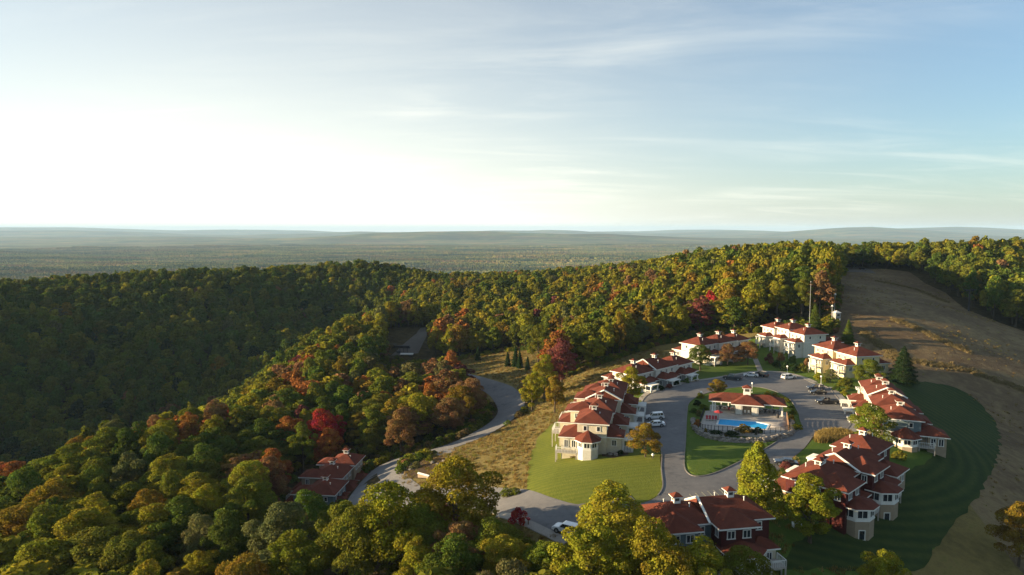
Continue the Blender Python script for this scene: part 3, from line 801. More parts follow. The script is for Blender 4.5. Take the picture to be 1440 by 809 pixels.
def instancer(name, pts, scales, rots, collection, tints=None):
    n = len(pts)
    me = bpy.data.meshes.new(name); me.vertices.add(n); me.vertices.foreach_set('co', np.asarray(pts, dtype=np.float32).ravel())
    def att(nm, typ, data, key):
        a_ = me.attributes.new(nm, typ, 'POINT'); a_.data.foreach_set(key, np.asarray(data, dtype=np.float32).ravel())
    att('size', 'FLOAT_VECTOR', scales, 'vector')
    att('turn', 'FLOAT_VECTOR', np.c_[np.zeros(n), np.zeros(n), rots], 'vector')
    if tints is not None: att('tint', 'FLOAT_COLOR', np.c_[tints, np.ones(n)], 'color')
    o = link_mesh(name, me)
    ng = bpy.data.node_groups.new(name, 'GeometryNodeTree')
    ng.interface.new_socket('Geometry', in_out='INPUT', socket_type='NodeSocketGeometry')
    ng.interface.new_socket('Geometry', in_out='OUTPUT', socket_type='NodeSocketGeometry')
    N, L = ng.nodes, ng.links
    gi, go = N.new('NodeGroupInput'), N.new('NodeGroupOutput')
    ip = N.new('GeometryNodeInstanceOnPoints'); ci = N.new('GeometryNodeCollectionInfo')
    ci.inputs['Collection'].default_value = collection; ci.inputs['Separate Children'].default_value = True; ci.inputs['Reset Children'].default_value = True
    def named(nm, typ):
        q = N.new('GeometryNodeInputNamedAttribute'); q.data_type = typ; q.inputs['Name'].default_value = nm; return q.outputs['Attribute']
    L.new(gi.outputs[0], ip.inputs['Points']); L.new(ci.outputs[0], ip.inputs['Instance']); ip.inputs['Pick Instance'].default_value = True
    er = N.new('FunctionNodeEulerToRotation'); L.new(named('turn', 'FLOAT_VECTOR'), er.inputs[0]); L.new(er.outputs[0], ip.inputs['Rotation'])
    L.new(named('size', 'FLOAT_VECTOR'), ip.inputs['Scale'])
    L.new(ip.outputs[0], go.inputs[0])
    md = o.modifiers.new('scatter', 'NODES'); md.node_group = ng
    return o
tag(instancer('forest', np.c_[fx[rest], fy[rest], fz[rest] - .1], np.c_[fw[rest], fw[rest], fh[rest]], frng.uniform(0, 6.28, len(rest)), src,
              np.array([tint_of(int(c), frng) for c in fc[rest]])), kind='stuff')

# -- the woods on the plain, far off: pieces of closed canopy
far_leaf = bpy.data.materials.new('distant_canopy'); far_leaf.use_nodes = True
_N, _L = far_leaf.node_tree.nodes, far_leaf.node_tree.links
_b = _N['Principled BSDF']; _b.inputs['Roughness'].default_value = 1; _b.inputs['Specular IOR Level'].default_value = 0
_c, _gp, _no = far_forest_nodes(_N, _L)
_h = _N.new('ShaderNodeHueSaturation'); _L.new(_c, _h.inputs['Color'])
_m = _N.new('ShaderNodeMapRange'); _L.new(_gp.outputs['Random Per Island'], _m.inputs[0]); _m.inputs[3].default_value = .55; _m.inputs[4].default_value = 1.5
_m2 = _N.new('ShaderNodeMapRange'); _L.new(_gp.outputs['Random Per Island'], _m2.inputs[0]); _m2.inputs[3].default_value = .52; _m2.inputs[4].default_value = .485
_L.new(_m.outputs[0], _h.inputs['Value']); _L.new(_m2.outputs[0], _h.inputs['Hue']); _L.new(_h.outputs[0], _b.inputs['Base Color'])
patches = bpy.data.collections.new('canopy_sources')
def canopy_patch(k, side=160.0, sp=9.5):
    rng = np.random.default_rng(300 + k)
    g = np.arange(-side/2, side/2, sp); X, Y = np.meshgrid(g, g)
    x = (X + rng.uniform(-3.5, 3.5, X.shape)).ravel(); y = (Y + rng.uniform(-3.5, 3.5, Y.shape)).ravel()
    keep = rng.random(len(x)) > .07
    x, y = x[keep], y[keep]; n = len(x)
    ring = 7
    h = rng.uniform(8, 17, n); r = rng.uniform(4.2, 7.2, n)
    a = np.arange(ring) * 2*math.pi/ring
    V = []
    for fz_, fr in ((.15, .75), (.55, 1.0), (.85, .62)):
        rr = r[:, None]*fr*rng.uniform(.8, 1.2, (n, ring))
        V.append(np.stack([x[:, None] + rr*np.cos(a), y[:, None] + rr*np.sin(a), np.repeat(h[:, None]*fz_, ring, 1) + rng.uniform(-.7,.7,(n, ring))], -1))
    top = np.stack([x, y, h], -1)[:, None]
    V = np.concatenate(V + [top], 1); per = ring*3 + 1
    fq = [(l*ring+i, l*ring+(i+1) % ring, (l+1)*ring+(i+1) % ring, (l+1)*ring+i) for l in range(2) for i in range(ring)]
    ft = [(2*ring+i, 2*ring+(i+1) % ring, 3*ring) for i in range(ring)]
    off = (np.arange(n)*per)[:, None, None]
    me = np_mesh('canopy', V.reshape(-1, 3), [(np.array(fq)[None] + off).reshape(-1, 4), (np.array(ft)[None] + off).reshape(-1, 3)], [far_leaf])
    patches.objects.link(bpy.data.objects.new('canopy', me))
for k in range(4): canopy_patch(k)
prng = np.random.default_rng(5)
gx, gy = np.meshgrid(np.arange(-6500, 6500, 150.0), np.arange(800, 7600, 150.0))
gx = (gx + prng.uniform(-30, 30, gx.shape)).ravel(); gy = (gy + prng.uniform(-30, 30, gy.shape)).ravel()
rr_ = np.hypot(gx, gy)
ok = (np.abs(gx) < .85 * gy + 60) & (rr_ > 1180) & (rr_ < 7500)
gx, gy = gx[ok], gy[ok]
tag(instancer('distant_forest', np.c_[gx, gy, tz(gx, gy) - 1.5], np.ones((len(gx), 3)), prng.integers(0, 4, len(gx)) * math.pi/2 + prng.uniform(-.2, .2, len(gx)), patches), kind='stuff')
print('TREES', len(TREES), 'rest', len(rest), 'patches', len(gx))
# ---------------------------------------------------------------- houses
def siding(name, col, gap=.14):
    """painted clapboard: fine level lines"""
    m = mat(name, col, .75, 1.2, .10, spec=.25)
    N, L = m.node_tree.nodes, m.node_tree.links
    t = N.new('ShaderNodeTexCoord'); w = N.new('ShaderNodeTexWave'); w.bands_direction = 'Z'; w.wave_profile = 'SAW'
    L.new(t.outputs['Object'], w.inputs['Vector']); w.inputs['Scale'].default_value = .314 / gap
    bp = N.new('ShaderNodeBump'); bp.inputs['Distance'].default_value = .03; L.new(w.outputs['Fac'], bp.inputs['Height'])
    L.new(bp.outputs[0], N['Principled BSDF'].inputs['Normal'])
    return m
def shingles():
    m = mat('red_shingles', (.090,.027,.018), .9, .55, .30, spec=.10, col2=(.165,.048,.030))
    N, L = m.node_tree.nodes, m.node_tree.links
    t = N.new('ShaderNodeTexCoord'); bk = N.new('ShaderNodeTexNoise'); bk.inputs['Scale'].default_value = 7; bk.inputs['Detail'].default_value = 4
    L.new(t.outputs['Object'], bk.inputs['Vector'])
    w = N.new('ShaderNodeTexWave'); w.bands_direction = 'Z'; w.wave_profile = 'SAW'; w.inputs['Scale'].default_value = .314/.16; w.inputs['Distortion'].default_value = .6
    L.new(t.outputs['Object'], w.inputs['Vector'])
    ad = N.new('ShaderNodeMath'); ad.operation = 'ADD'; L.new(bk.outputs['Fac'], ad.inputs[0]); L.new(w.outputs['Fac'], ad.inputs[1])
    bp = N.new('ShaderNodeBump'); bp.inputs['Distance'].default_value = .05; L.new(ad.outputs[0], bp.inputs['Height'])
    L.new(bp.outputs[0], N['Principled BSDF'].inputs['Normal'])
    return m
ROOFM = shingles()
CREAM = siding('cream_siding', (.60,.54,.41)); WHITEW = siding('white_siding', (.60,.58,.52)); TEAL = siding('slate_blue_siding', (.13,.18,.20))
REDW = siding('dark_red_siding', (.070,.014,.013)); BEIGE = siding('beige_siding', (.33,.26,.185)); GREYW = siding('grey_siding', (.28,.28,.28)); YELLOW = siding('pale_yellow_siding', (.66,.55,.32))
TRIM = mat('white_trim', (.66,.65,.61), .6, 2.0, .06); DARKM = mat('dark_louvre', (.05,.045,.04), .7, 4, .2)
GLASS = mat('window_glass', (.018,.024,.032), .06, 1.5, .4, spec=.7); DECKW = mat('weathered_deck', (.36,.33,.29), .85, 2.0, .2, stretch=(1,6,1))
PIPE = mat('pale_pipe', (.62,.61,.58), .5, 3, .1); FLATR = mat('flat_roof_grey', (.20,.22,.24), .8, 1.5, .15)

class Bld:
    def __init__(s, name, label, x, y, rz, cat='house', z=None, mirror=False, group=None):
        s.o = empty(name, (x, y, tz1(x, y) if z is None else z), R(rz))
        tag(s.o, label, cat, group)
        s.sx = -1 if mirror else 1; s.walls = {}; s.k = 0; s.trim = MB()
    def eps(s): s.k += 1; return .0023 * (s.k % 9)
    def fin(s, b, name, mats, parent=None, smooth=False):
        if s.sx < 0:
            b.v = [(-x, y, z) for x, y, z in b.v]; b.f = [tuple(reversed(f)) for f in b.f]
        return b.build(name, mats, parent or s.o, smooth)
    def block(s, x0, x1, y0, y1, z0, z1, m):
        e_ = s.eps(); s.walls.setdefault(m.name, (MB(), m))[0].box(x0+e_, y0+e_, z0, x1-e_, y1-e_, z1)
        for cx_, cy__ in ((x0, y0), (x1, y0), (x0, y1), (x1, y1)):        # white corner boards
            if m is not TRIM: s.trim.box(cx_-.10, cy__-.10, z0+.01, cx_+.10, cy__+.10, z1-.02-e_)
    def band(s, x0, x1, y0, y1, z, h=.18): s.trim.box(x0-.05, y0-.05, z, x1+.05, y1+.05, z+h)
    def hip(s, x0, x1, y0, y1, z, pitch=.50, ov=.65, gable=(), fascia=.24):
        x0 -= ov; x1 += ov; y0 -= ov; y1 += ov; e_ = s.eps(); z += e_
        w, d = x1 - x0, y1 - y0
        if w <= d:
            h = w/2*pitch; ya = y0 + (0 if 'front' in gable else w/2); yb = y1 - (0 if 'back' in gable else w/2)
            if yb - ya < .02: yb = ya + .02
            r = [((x0+x1)/2, ya, z+h), ((x0+x1)/2, yb, z+h)]
            top = [(4,5,8), (5,6,9,8), (6,7,9), (7,4,8,9)]
        else:
            h = d/2*pitch; xa = x0 + (0 if 'left' in gable else d/2); xb = x1 - (0 if 'right' in gable else d/2)
            if xb - xa < .02: xb = xa + .02
            r = [(xa, (y0+y1)/2, z+h), (xb, (y0+y1)/2, z+h)]
            top = [(4,5,9,8), (5,6,9), (6,7,8,9), (7,4,8)]
        b = MB()
        pts = [(x0,y0,z-fascia),(x1,y0,z-fascia),(x1,y1,z-fascia),(x0,y1,z-fascia),(x0,y0,z),(x1,y0,z),(x1,y1,z),(x0,y1,z)] + r
        b.poly(pts, top, 0)
        b.poly(pts, [(3,2,1,0),(0,1,5,4),(1,2,6,5),(2,3,7,6),(3,0,4,7)], 1)
        def rake(p, q, r_):                                            # white barge boards of a gable
            for a_ in (p, q): b.bar(Vector(a_) + Vector((0,0,-.05)), Vector(r_) + Vector((0,0,.02)), .20, 1, 4)
        if w <= d:
            if 'front' in gable: rake(pts[4], pts[5], r[0])
            if 'back' in gable: rake(pts[6], pts[7], r[1])
        else:
            if 'left' in gable: rake(pts[7], pts[4], r[0])
            if 'right' in gable: rake(pts[5], pts[6], r[1])
        s.fin(b, 'roof', [ROOFM, TRIM])
        return z + h
    def turret(s, cx_, cy__, r, z0, zsill, z1, rise, low, n=8, faces=None, a0=None, wz=None):
        a0 = math.pi/n if a0 is None else a0
        def ring(rr): return [(cx_ + rr*math.cos(a0 + 2*math.pi*k/n), cy__ + rr*math.sin(a0 + 2*math.pi*k/n)) for k in range(n)]
        b = MB(); b.prism(ring(r), z0, zsill, 0); s.fin(b, 'wall', [low])
        t = MB(); t.prism(ring(r*1.03), zsill-.02, zsill+.28, 0); t.prism(ring(r*.985), zsill+.28, z1-.02, 0); s.fin(t, 'window_band', [TRIM])
        rf = MB(); ro = ring(r + .75)
        rf.prism(ro, z1-.22, z1, 1)
        rf.poly([(x, y, z1+.004) for x, y in ro] + [(cx_, cy__, z1+rise)], [(k, (k+1) % n, n) for k in range(n)], 0)
        s.fin(rf, 'roof', [ROOFM, TRIM])
        for k in range(n) if faces is None else faces:
            a = a0 + 2*math.pi*(k+.5)/n; rr = r*.985*math.cos(math.pi/n); nx, ny = math.cos(a), math.sin(a)
            wd = 2*r*math.sin(math.pi/n)
            s.win(cx_ + nx*rr, cy__ + ny*rr, (zsill + .28 + z1)/2, wd*.80, (z1-zsill)*.62, nx, ny, 2)
            if wz is not None and k % 2 == 0:
                rr = r*math.cos(math.pi/n); s.win(cx_ + nx*rr, cy__ + ny*rr, wz, wd*.5, 1.7, nx, ny, 1)
    def win(s, x, y, z, w, h, nx, ny, lights=2):
        """a framed window set on a wall, its panes a part of it"""
        l = math.hypot(nx, ny); nx /= l; ny /= l; ux, uy = -ny, nx
        def P(a_, d, zz_): return (x + ux*a_ + nx*d, y + uy*a_ + ny*d, zz_)
        def bx(b, a0, a1, d0, d1, z0, z1):
            p = [P(a0,d0,z0),P(a0,d1,z0),P(a1,d1,z0),P(a1,d0,z0),P(a0,d0,z1),P(a0,d1,z1),P(a1,d1,z1),P(a1,d0,z1)]
            b.poly(p, [(0,1,2,3),(7,6,5,4),(0,4,5,1),(1,5,6,2),(2,6,7,3),(3,7,4,0)])
        f = MB(); q = .13
        bx(f, -w/2, -w/2+q, -.04, .09, z-h/2, z+h/2); bx(f, w/2-q, w/2, -.04, .09, z-h/2, z+h/2)
        bx(f, -w/2+q, w/2-q, -.04, .088, z+h/2-q, z+h/2); bx(f, -w/2-.06, w/2+.06, -.04, .13, z-h/2-.1, z-h/2+.02)
        for i in range(1, lights): a_ = -w/2 + w*i/lights; bx(f, a_-.05, a_+.05, -.04, .075, z-h/2+.03, z+h/2-q)
        fo = s.fin(f, 'window', [TRIM])
        g_ = MB(); bx(g_, -w/2+q, w/2-q, -.03, .03, z-h/2+.02, z+h/2-q); s.fin(g_, 'pane', [GLASS], fo)
    def row(s, axis, at, a0, a1, z, n, w=1.0, h=1.3, out=1, lights=2):
        """n windows along a wall: axis 'x' a wall facing +-y at y=at, axis 'y' one facing +-x at x=at"""
        for i in range(n):
            c = a0 + (a1-a0)*(i+.5)/n
            if axis == 'x': s.win(c, at, z, w, h, 0, out, lights)
            else: s.win(at, c, z, w, h, out, 0, lights)
    def cupola(s, x, y, z, w=.54, h=1.0, rise=.58):
        b = MB(); b.box(x-w, y-w, z-1.2, x+w, y+w, z+h)
        o = s.fin(b, 'cupola', [TRIM])
        l = MB()
        for dx, dy in ((1,0),(-1,0),(0,1),(0,-1)):
            cx_, cy__ = x+dx*w, y+dy*w
            l.box(cx_-(.03 if dx else w*.62), cy__-(.03 if dy else w*.62), z+h*.30, cx_+(.03 if dx else w*.62), cy__+(.03 if dy else w*.62), z+h*.86)
        s.fin(l, 'louvre', [DARKM], o)
        r = MB(); e_ = w+.34
        pts = [(x-e_,y-e_,z+h),(x+e_,y-e_,z+h),(x+e_,y+e_,z+h),(x-e_,y+e_,z+h),(x,y,z+h+rise)]
        r.poly(pts, [(0,1,4),(1,2,4),(2,3,4),(3,0,4)], 0); r.box(x-e_, y-e_, z+h-.12, x+e_, y+e_, z+h-.003, 1)
        s.fin(r, 'cupola_roof', [ROOFM, TRIM], o)
    def vent(s, x, y, z, h=.5):
        b = MB(); b.bar((x,y,z-.4),(x,y,z+h),.08,0,8); b.bar((x,y,z+h),(x,y,z+h+.12),.14,0,8); s.fin(b, 'vent_pipe', [PIPE])
    def pergola(s, x0, x1, y0, y1, z0, z1):
        b = MB()
        for x in (x0+.15, x1-.15):
            for y in (y0+.15, y1-.15): b.box(x-.13, y-.13, z0, x+.13, y+.13, z1)
        for y in (y0+.1, y1-.1): b.box(x0-.25, y-.08, z1, x1+.25, y+.08, z1+.24)
        n = max(5, int((y1-y0)/.34))
        for i in range(n+1):
            y = y0 + (y1-y0)*i/n; b.box(x0-.15, y-.09, z1+.243, x1+.2, y+.09, z1+.38)
        o = s.fin(b, 'pergola', [TRIM]); return o
    def deck(s, x0, x1, y0, y1, z, z0=-4, sides='lrf', roof=None):
        b = MB(); b.box(x0, y0, z-.25, x1, y1, z)
        for x in (x0+.12, x1-.12):
            for y in (y0+.12, y1-.12): b.box(x-.1, y-.1, z0, x+.1, y+.1, z-.253)
        o = s.fin(b, 'deck', [DECKW])
        r = MB()
        def rail(p, q):
            p, q = Vector((*p, 0)), Vector((*q, 0)); n = max(2, int((q-p).length/.32)); d = (q-p)/n
            hx, hy = (.04, .04)
            for i in range(n+1):
                c = p + d*i; k = .06 if i in (0, n) else .028
                r.box(c.x-k, c.y-k, z+.003, c.x+k, c.y+k, z+.95)
            r.box(min(p.x,q.x)-.05, min(p.y,q.y)-.05, z+.953, max(p.x,q.x)+.05, max(p.y,q.y)+.05, z+1.05)
        if 'l' in sides: rail((x0+.06,y0+.06),(x0+.06,y1-.06))
        if 'r' in sides: rail((x1-.06,y0+.06),(x1-.06,y1-.06))
        if 'f' in sides: rail((x0+.06,y0+.06),(x1-.06,y0+.06))
        if 'b' in sides: rail((x0+.06,y1-.06),(x1-.06,y1-.06))
        s.fin(r, 'railing', [TRIM], o)
    def door(s, x, y, z0, nx, ny, w=1.0, h=2.1, col=None):
        b = MB(); 
        if abs(nx) > abs(ny): b.box(x-.05, y-w/2, z0, x+.07, y+w/2, z0+h)
        else: b.box(x-w/2, y-.05, z0, x+w/2, y+.07, z0+h)
        d = s.fin(b, 'door', [col or TRIM])
        hb = MB(); hb.lathe([(0,-.05),(.05,0),(0,.05)], (x+nx*.11+ (-ny)*w*.35, y+ny*.11+nx*w*.35, z0+1.0), 6); s.fin(hb, 'handle', [DARKM], d)
    def done(s):
        for b, m in s.walls.values(): s.fin(b, 'wall', [m, TRIM])
        return s.o

def row_unit(B, y, L, up, low, base, ez=6.2, lez=3.3, xm=3.6, back='wing', front=False, last=False, gable=False, porch=True, dx=0.0, cups=1, zb=-4, pz=0.0, bayr=3.0, swing=True):
    """one home of a terrace: a tall middle under a hipped roof, a lower street side with its pergola (+x), a back side (-x)"""
    x0, x1 = -xm+dx, xm+dx
    B.block(x0, x1, y, y+L, zb, ez, up)
    rz = B.hip(x0, x1, y, y+L, ez, gable=('front',) if gable else ())
    # street side: projecting two-level hip and a lean low roof
    if swing:
        B.block(x1-.6, x1+3.2, y+.6, y+L*.55, zb, lez, low); B.hip(x1-2.2, x1+3.2, y+.6, y+L*.55, lez, ov=.6)
        B.row('y', x1+3.2, y+1.0, y+L*.52, lez-1.35, 2, 1.25, 1.35, 1, 2)
        B.row('x', y+.6, x1+.4, x1+2.8, lez-1.35, 1, 1.1, 1.3, -1, 2)
        B.hip(x1-2.0, x1+1.7, y+L*.55, y+L, lez-.35, ov=.5); B.block(x1-.5, x1+1.7, y+L*.56, y+L-.1, zb, lez-.3, low)
        B.door(x1+1.7, y+L*.78, pz+.1, 1, 0)
    B.row('y', x1, y+L*.12, y+L*.95, ez-1.25, 3, 1.1, 1.15, 1, 2)
    if porch:
        B.pergola(x1+3.4, x1+5.6, y+.9, y+L*.46, pz-1.5, pz+2.35)
        B.deck(x1+3.3, x1+5.7, y+.7, y+L*.50, pz+.15, -2.5, 'rf')
    if back == 'wing':
        B.block(x0-2.9, x0+.6, y-.2, y+L*.5, zb, ez-.02, up); B.hip(x0-2.9, x0+2.8, y-.2, y+L*.5, ez-.02, ov=.6)
        B.row('y', x0-2.9, y+.2, y+L*.46, ez-1.3, 1, 1.3, 1.4, -1, 2); B.row('x', y-.2, x0-2.6, x0-.2, ez-1.3, 1, 1.0, 1.3, -1, 2)
        B.block(x0-5.4, x0+.5, y+.2, y+L*.62, zb, lez-.1, low); B.hip(x0-5.4, x0+1.0, y+.2, y+L*.62, lez-.1, ov=.55)
        B.row('y', x0-5.4, y+.6, y+L*.6, lez-1.5, 2, 1.3, 1.4, -1, 2); B.row('x', y+.2, x0-5.0, x0-3.0, lez-1.5, 1, 1.2, 1.4, -1, 2)
        B.deck(x0-7.4, x0-5.45, y+.4, y+L*.55, .35, -4, 'lfb')
    elif back == 'low':
        B.block(x0-3.8, x0+.5, y+.4, y+L*.7, zb, lez, low); B.hip(x0-3.8, x0+1.6, y+.4, y+L*.7, lez, ov=.55)
        B.row('y', x0-3.8, y+.8, y+L*.65, lez-1.4, 2, 1.2, 1.3, -1, 2); B.row('x', y+.4, x0-3.4, x0-.4, lez-1.4, 1, 1.3, 1.3, -1, 2)
        B.row('y', x0, y+L*.1, y+L*.9, ez-1.25, 2, 1.1, 1.2, -1, 2)
    elif back == 'bay':
        # the downhill side: upper windows, a many-sided bay under a skirt of roof, a walk-out floor below
        B.block(x0-2.4, x0+.6, y+.3, y+L*.62, zb, ez-.02, up); B.hip(x0-2.4, x0+3.4, y+.3, y+L*.62, ez-.02, ov=.65)
        B.row('y', x0-2.4, y+.6, y+L*.60, ez-1.25, 2, 1.35, 1.25, -1, 2); B.row('x', y+.3, x0-2.0, x0-.1, ez-1.3, 1, 1.0, 1.3, -1, 2)
        B.row('y', x0, y+L*.64, y+L*.96, ez-1.3, 1, 1.3, 1.3, -1, 2)
        cxx, cyy = x0-2.6, y+L*.36
        B.turret(cxx, cyy, bayr, zb, lez-2.3, lez, 1.1, base, 8, faces=(2,3,4,5), wz=lez-4.6)
        B.block(x0-2.2, x0+.5, y+L*.60, y+L-.05, zb, lez-.6, base); B.hip(x0-2.2, x0+1.2, y+L*.60, y+L-.05, lez-.6, ov=.5)
        B.row('y', x0-2.2, y+L*.63, y+L*.96, lez-2.0, 2, 1.0, 1.5, -1, 2); B.row('y', x0-2.2, y+L*.63, y+L*.96, lez-4.9, 1, 1.2, 1.9, -1, 1)
        B.deck(x0-4.2, x0-2.25, y+L*.64, y+L-.1, lez-3.0, zb, 'lf')
    if front:
        B.row('x', y, x0+.3, x1-.3, ez-1.2, 2, .9, 1.1, -1, 1)
    if cups: B.cupola((x0+x1)/2, y+L*.5, rz-.15)
    if cups > 1: B.cupola((x0+x1)/2, y+L*.12+xm*.75, rz-.35)
    B.vent(x1-1.8, y+L*.35, rz-.95); B.vent((x0+x1)/2-1.2, y+L*.7, rz-.55, .5)
    return rz

HG = 'red-roofed terraces round the car park'
# left row, its gable end and round bay towards the lawn
B = Bld('terrace_house', 'cream stepped terrace left of the car park, its eight-sided bay facing the wide lawn', 17.4, 145.6, -12.5, 'terrace', z=-.3, group=HG)
row_unit(B, 0, 10, CREAM, CREAM, WHITEW, xm=3.2, back=None, front=True, porch=True, lez=3.3)
B.turret(-.6, -2.0, 2.3, -3, 1.35, 3.25, 1.9, WHITEW, 8, faces=(3,4,5,6))
B.block(-6.6, -2.6, -1.0, 6, -4, 3.2, CREAM); B.hip(-6.6, -1.2, -1.0, 6, 3.2, ov=.6); B.row('x', -1.0, -6.3, -3.0, 1.7, 2, 1.0, 1.6, -1, 2); B.row('y', -6.6, -.6, 5.6, 1.7, 3, 1.2, 1.5, -1, 2)
B.deck(-7.6, -2.9, -3.0, -1.05, .25, -4, 'lf')
row_unit(B, 10, 10, CREAM, CREAM, WHITEW, xm=3.4, back='wing', dx=.3)
row_unit(B, 20, 9.5, CREAM, CREAM, WHITEW, xm=3.9, ez=6.7, back='wing', dx=1.0, gable=True)
row_unit(B, 29.5, 11, CREAM, CREAM, WHITEW, xm=3.5, back='wing', dx=1.6, cups=2)
B.done()
# beyond it, the long low row
B = Bld('terrace_house', 'long grey-white terrace with white pergolas behind the bright yellow-green tree', 33.5, 203.0, -47, 'terrace', z=-.4, group=HG)
row_unit(B, 0, 10, WHITEW, GREYW, WHITEW, ez=5.2, lez=2.9, xm=4.0, back='low', front=True)
row_unit(B, 10, 10.5, WHITEW, GREYW, WHITEW, ez=5.6, lez=2.9, xm=4.3, back='low', gable=True, dx=.5)
row_unit(B, 20.5, 10, WHITEW, GREYW, WHITEW, ez=5.2, lez=2.9, xm=4.0, back='low', dx=.6)
B.done()
B = Bld('terrace_house', 'far terrace under the woods, half hidden by the round green tree', 64.5, 243.5, -53, 'terrace', z=.5, group=HG)
row_unit(B, 0, 10, WHITEW, CREAM, WHITEW, ez=6.2, lez=3.3, xm=4.2, back='low', front=True)
row_unit(B, 10, 10, WHITEW, GREYW, WHITEW, ez=6.2, lez=3.3, xm=4.2, back='low', dx=.6)
row_unit(B, 20, 8, WHITEW, GREYW, WHITEW, ez=6.0, lez=3.3, xm=4.0, back='low', dx=.9)
B.done()
# the two tall cream houses at the head of the car park
B = Bld('terrace_house', 'tall white and cream stepped house with three hipped ends, beside the tall pole', 111.0, 247.5, 14, 'terrace', z=1.2, mirror=True, group=HG)
row_unit(B, 0, 8, WHITEW, WHITEW, WHITEW, ez=8.4, lez=5.6, xm=4.6, back=None, front=True, pz=2.6)
row_unit(B, 8, 7.5, WHITEW, WHITEW, WHITEW, ez=9.2, lez=5.9, xm=4.4, back=None, dx=.8, pz=2.6)
row_unit(B, 15.5, 7.5, WHITEW, WHITEW, WHITEW, ez=8.6, lez=5.6, xm=4.2, back=None, dx=2.0, pz=2.6)
B.block(-11, -4, -.3, 5, -4, 5.2, WHITEW); B.hip(-11, -2, -.3, 5, 5.2, ov=.7)
B.done()
B = Bld('terrace_house', 'pale yellow two-roof house with white porches by the black cars', 112.0, 212.0, 13, 'terrace', z=.6, mirror=True, group=HG)
row_unit(B, 0, 9.5, YELLOW, YELLOW, WHITEW, ez=7.7, lez=5.0, xm=4.2, back='low', front=True, pz=2.2)
row_unit(B, 9.5, 9, YELLOW, YELLOW, WHITEW, ez=8.2, lez=5.2, xm=4.0, back='low', dx=1.3, pz=2.2)
B.done()
# right-hand row, its end bay on the shaded lawn
B = Bld('terrace_house', 'slate-blue stepped terrace with a beige-based eight-sided bay on the shaded lawn', 87.9, 150.5, -21, 'terrace', z=-1.2, mirror=True, group=HG)
row_unit(B, 0, 9.5, TEAL, BEIGE, BEIGE, ez=6.6, lez=3.6, xm=3.7, back='low', front=True, porch=False)
B.turret(-.4, -2.1, 2.45, -3.5, 1.5, 3.4, 2.0, BEIGE, 8, faces=(3,4,5,6))
B.deck(-6.2, -3.0, -2.2, -.05, 1.2, -3.5, 'lf'); B.block(-8.6, -5.0, -.6, 5, -4, 3.5, BEIGE); B.hip(-8.6, -2.6, -.6, 5, 3.5, ov=.6); B.row('x', -.6, -8.3, -5.3, 2.2, 2, 1.1, 1.6, -1, 2)
row_unit(B, 9.5, 9.5, CREAM, BEIGE, BEIGE, ez=7.0, lez=3.7, xm=3.8, back='low', dx=.4)
row_unit(B, 19, 9, CREAM, BEIGE, BEIGE, ez=7.4, lez=3.8, xm=3.8, back='low', gable=True, dx=.6)
row_unit(B, 28, 9, CREAM, BEIGE, BEIGE, ez=7.0, lez=3.6, xm=3.6, back='low', dx=.9, cups=2)
B.done()
B = Bld('terrace_house', 'dark red terrace with beige many-sided bays, behind the full yellow-green tree', 51.5, 115.5, -47, 'terrace', z=-1.8, mirror=True, group=HG)
row_unit(B, 0, 11, REDW, BEIGE, BEIGE, ez=6.0, lez=3.2, xm=3.9, back='bay', front=True, porch=True, cups=2, zb=-5.5)
row_unit(B, 11, 10.5, REDW, BEIGE, BEIGE, ez=6.4, lez=3.2, xm=3.9, back='bay', gable=True, dx=-.3, zb=-5.5)
row_unit(B, 21.5, 9, REDW, BEIGE, BEIGE, ez=6.8, lez=3.4, xm=3.7, back='low', dx=.5, zb=-5.5)
B.turret(-5.0, 20.0, 2.9, -5.5, .4, 2.7, 1.1, BEIGE, 8, faces=(2,3,4,5), wz=-2.0)
B.done()
B = Bld('terrace_house', 'dark red house at the bottom with a white gable board and cream walk-out bay', 21.6, 103.4, -80, 'terrace', z=-3.3, mirror=True, group=HG)
row_unit(B, 0, 8.5, TEAL, WHITEW, CREAM, ez=6.6, lez=3.2, xm=3.6, back='bay', front=True, porch=False, zb=-6)
row_unit(B, 8.5, 9.5, REDW, CREAM, CREAM, ez=6.8, lez=3.5, xm=3.9, back='bay', gable=True, porch=False, zb=-6)
B.deck(-9.0, -6.4, 15.5, 18.0, 1.2, -6, 'lfb')
B.done()
B = Bld('terrace_house', 'lone red-roofed house among the trees below the road bend', -46.5, 156.5, -6, 'terrace', z=-20.3)
row_unit(B, 0, 8.5, TEAL, BEIGE, BEIGE, ez=6.0, lez=3.3, xm=3.4, back='wing', front=True, gable=False, dx=1.0)
row_unit(B, 8.5, 8.0, BEIGE, BEIGE, BEIGE, ez=6.9, lez=3.3, xm=3.6, back='wing', dx=-.4, cups=1)
row_unit(B, 16.5, 7, BEIGE, BEIGE, BEIGE, ez=7.4, lez=3.3, xm=3.2, back='wing', dx=.6, porch=False)
B.done()
# ---------------------------------------------------------------- the pool and its pavilion
def hit_z(u, v, z):
    dv = (v - 404.5) / FPX; t = (CAM_H - z) / (_sp + dv * _cp)
    return np.array([(u - 720) / FPX * t, (_cp - dv * _sp) * t])
DZ = 1.5
deck_px = [(992,578),(1040,574),(1106,580),(1109,590),(1110,606),(1076,611),(1030,608),(999,606),(983,601)]
pool_px = [(1012,589),(1060,592.5),(1081,597),(1077,604),(1040,600),(1009,597)]
deck_o = [hit_z(u, v, DZ) for u, v in deck_px]; pool_o = [hit_z(u, v, DZ) for u, v in pool_px]
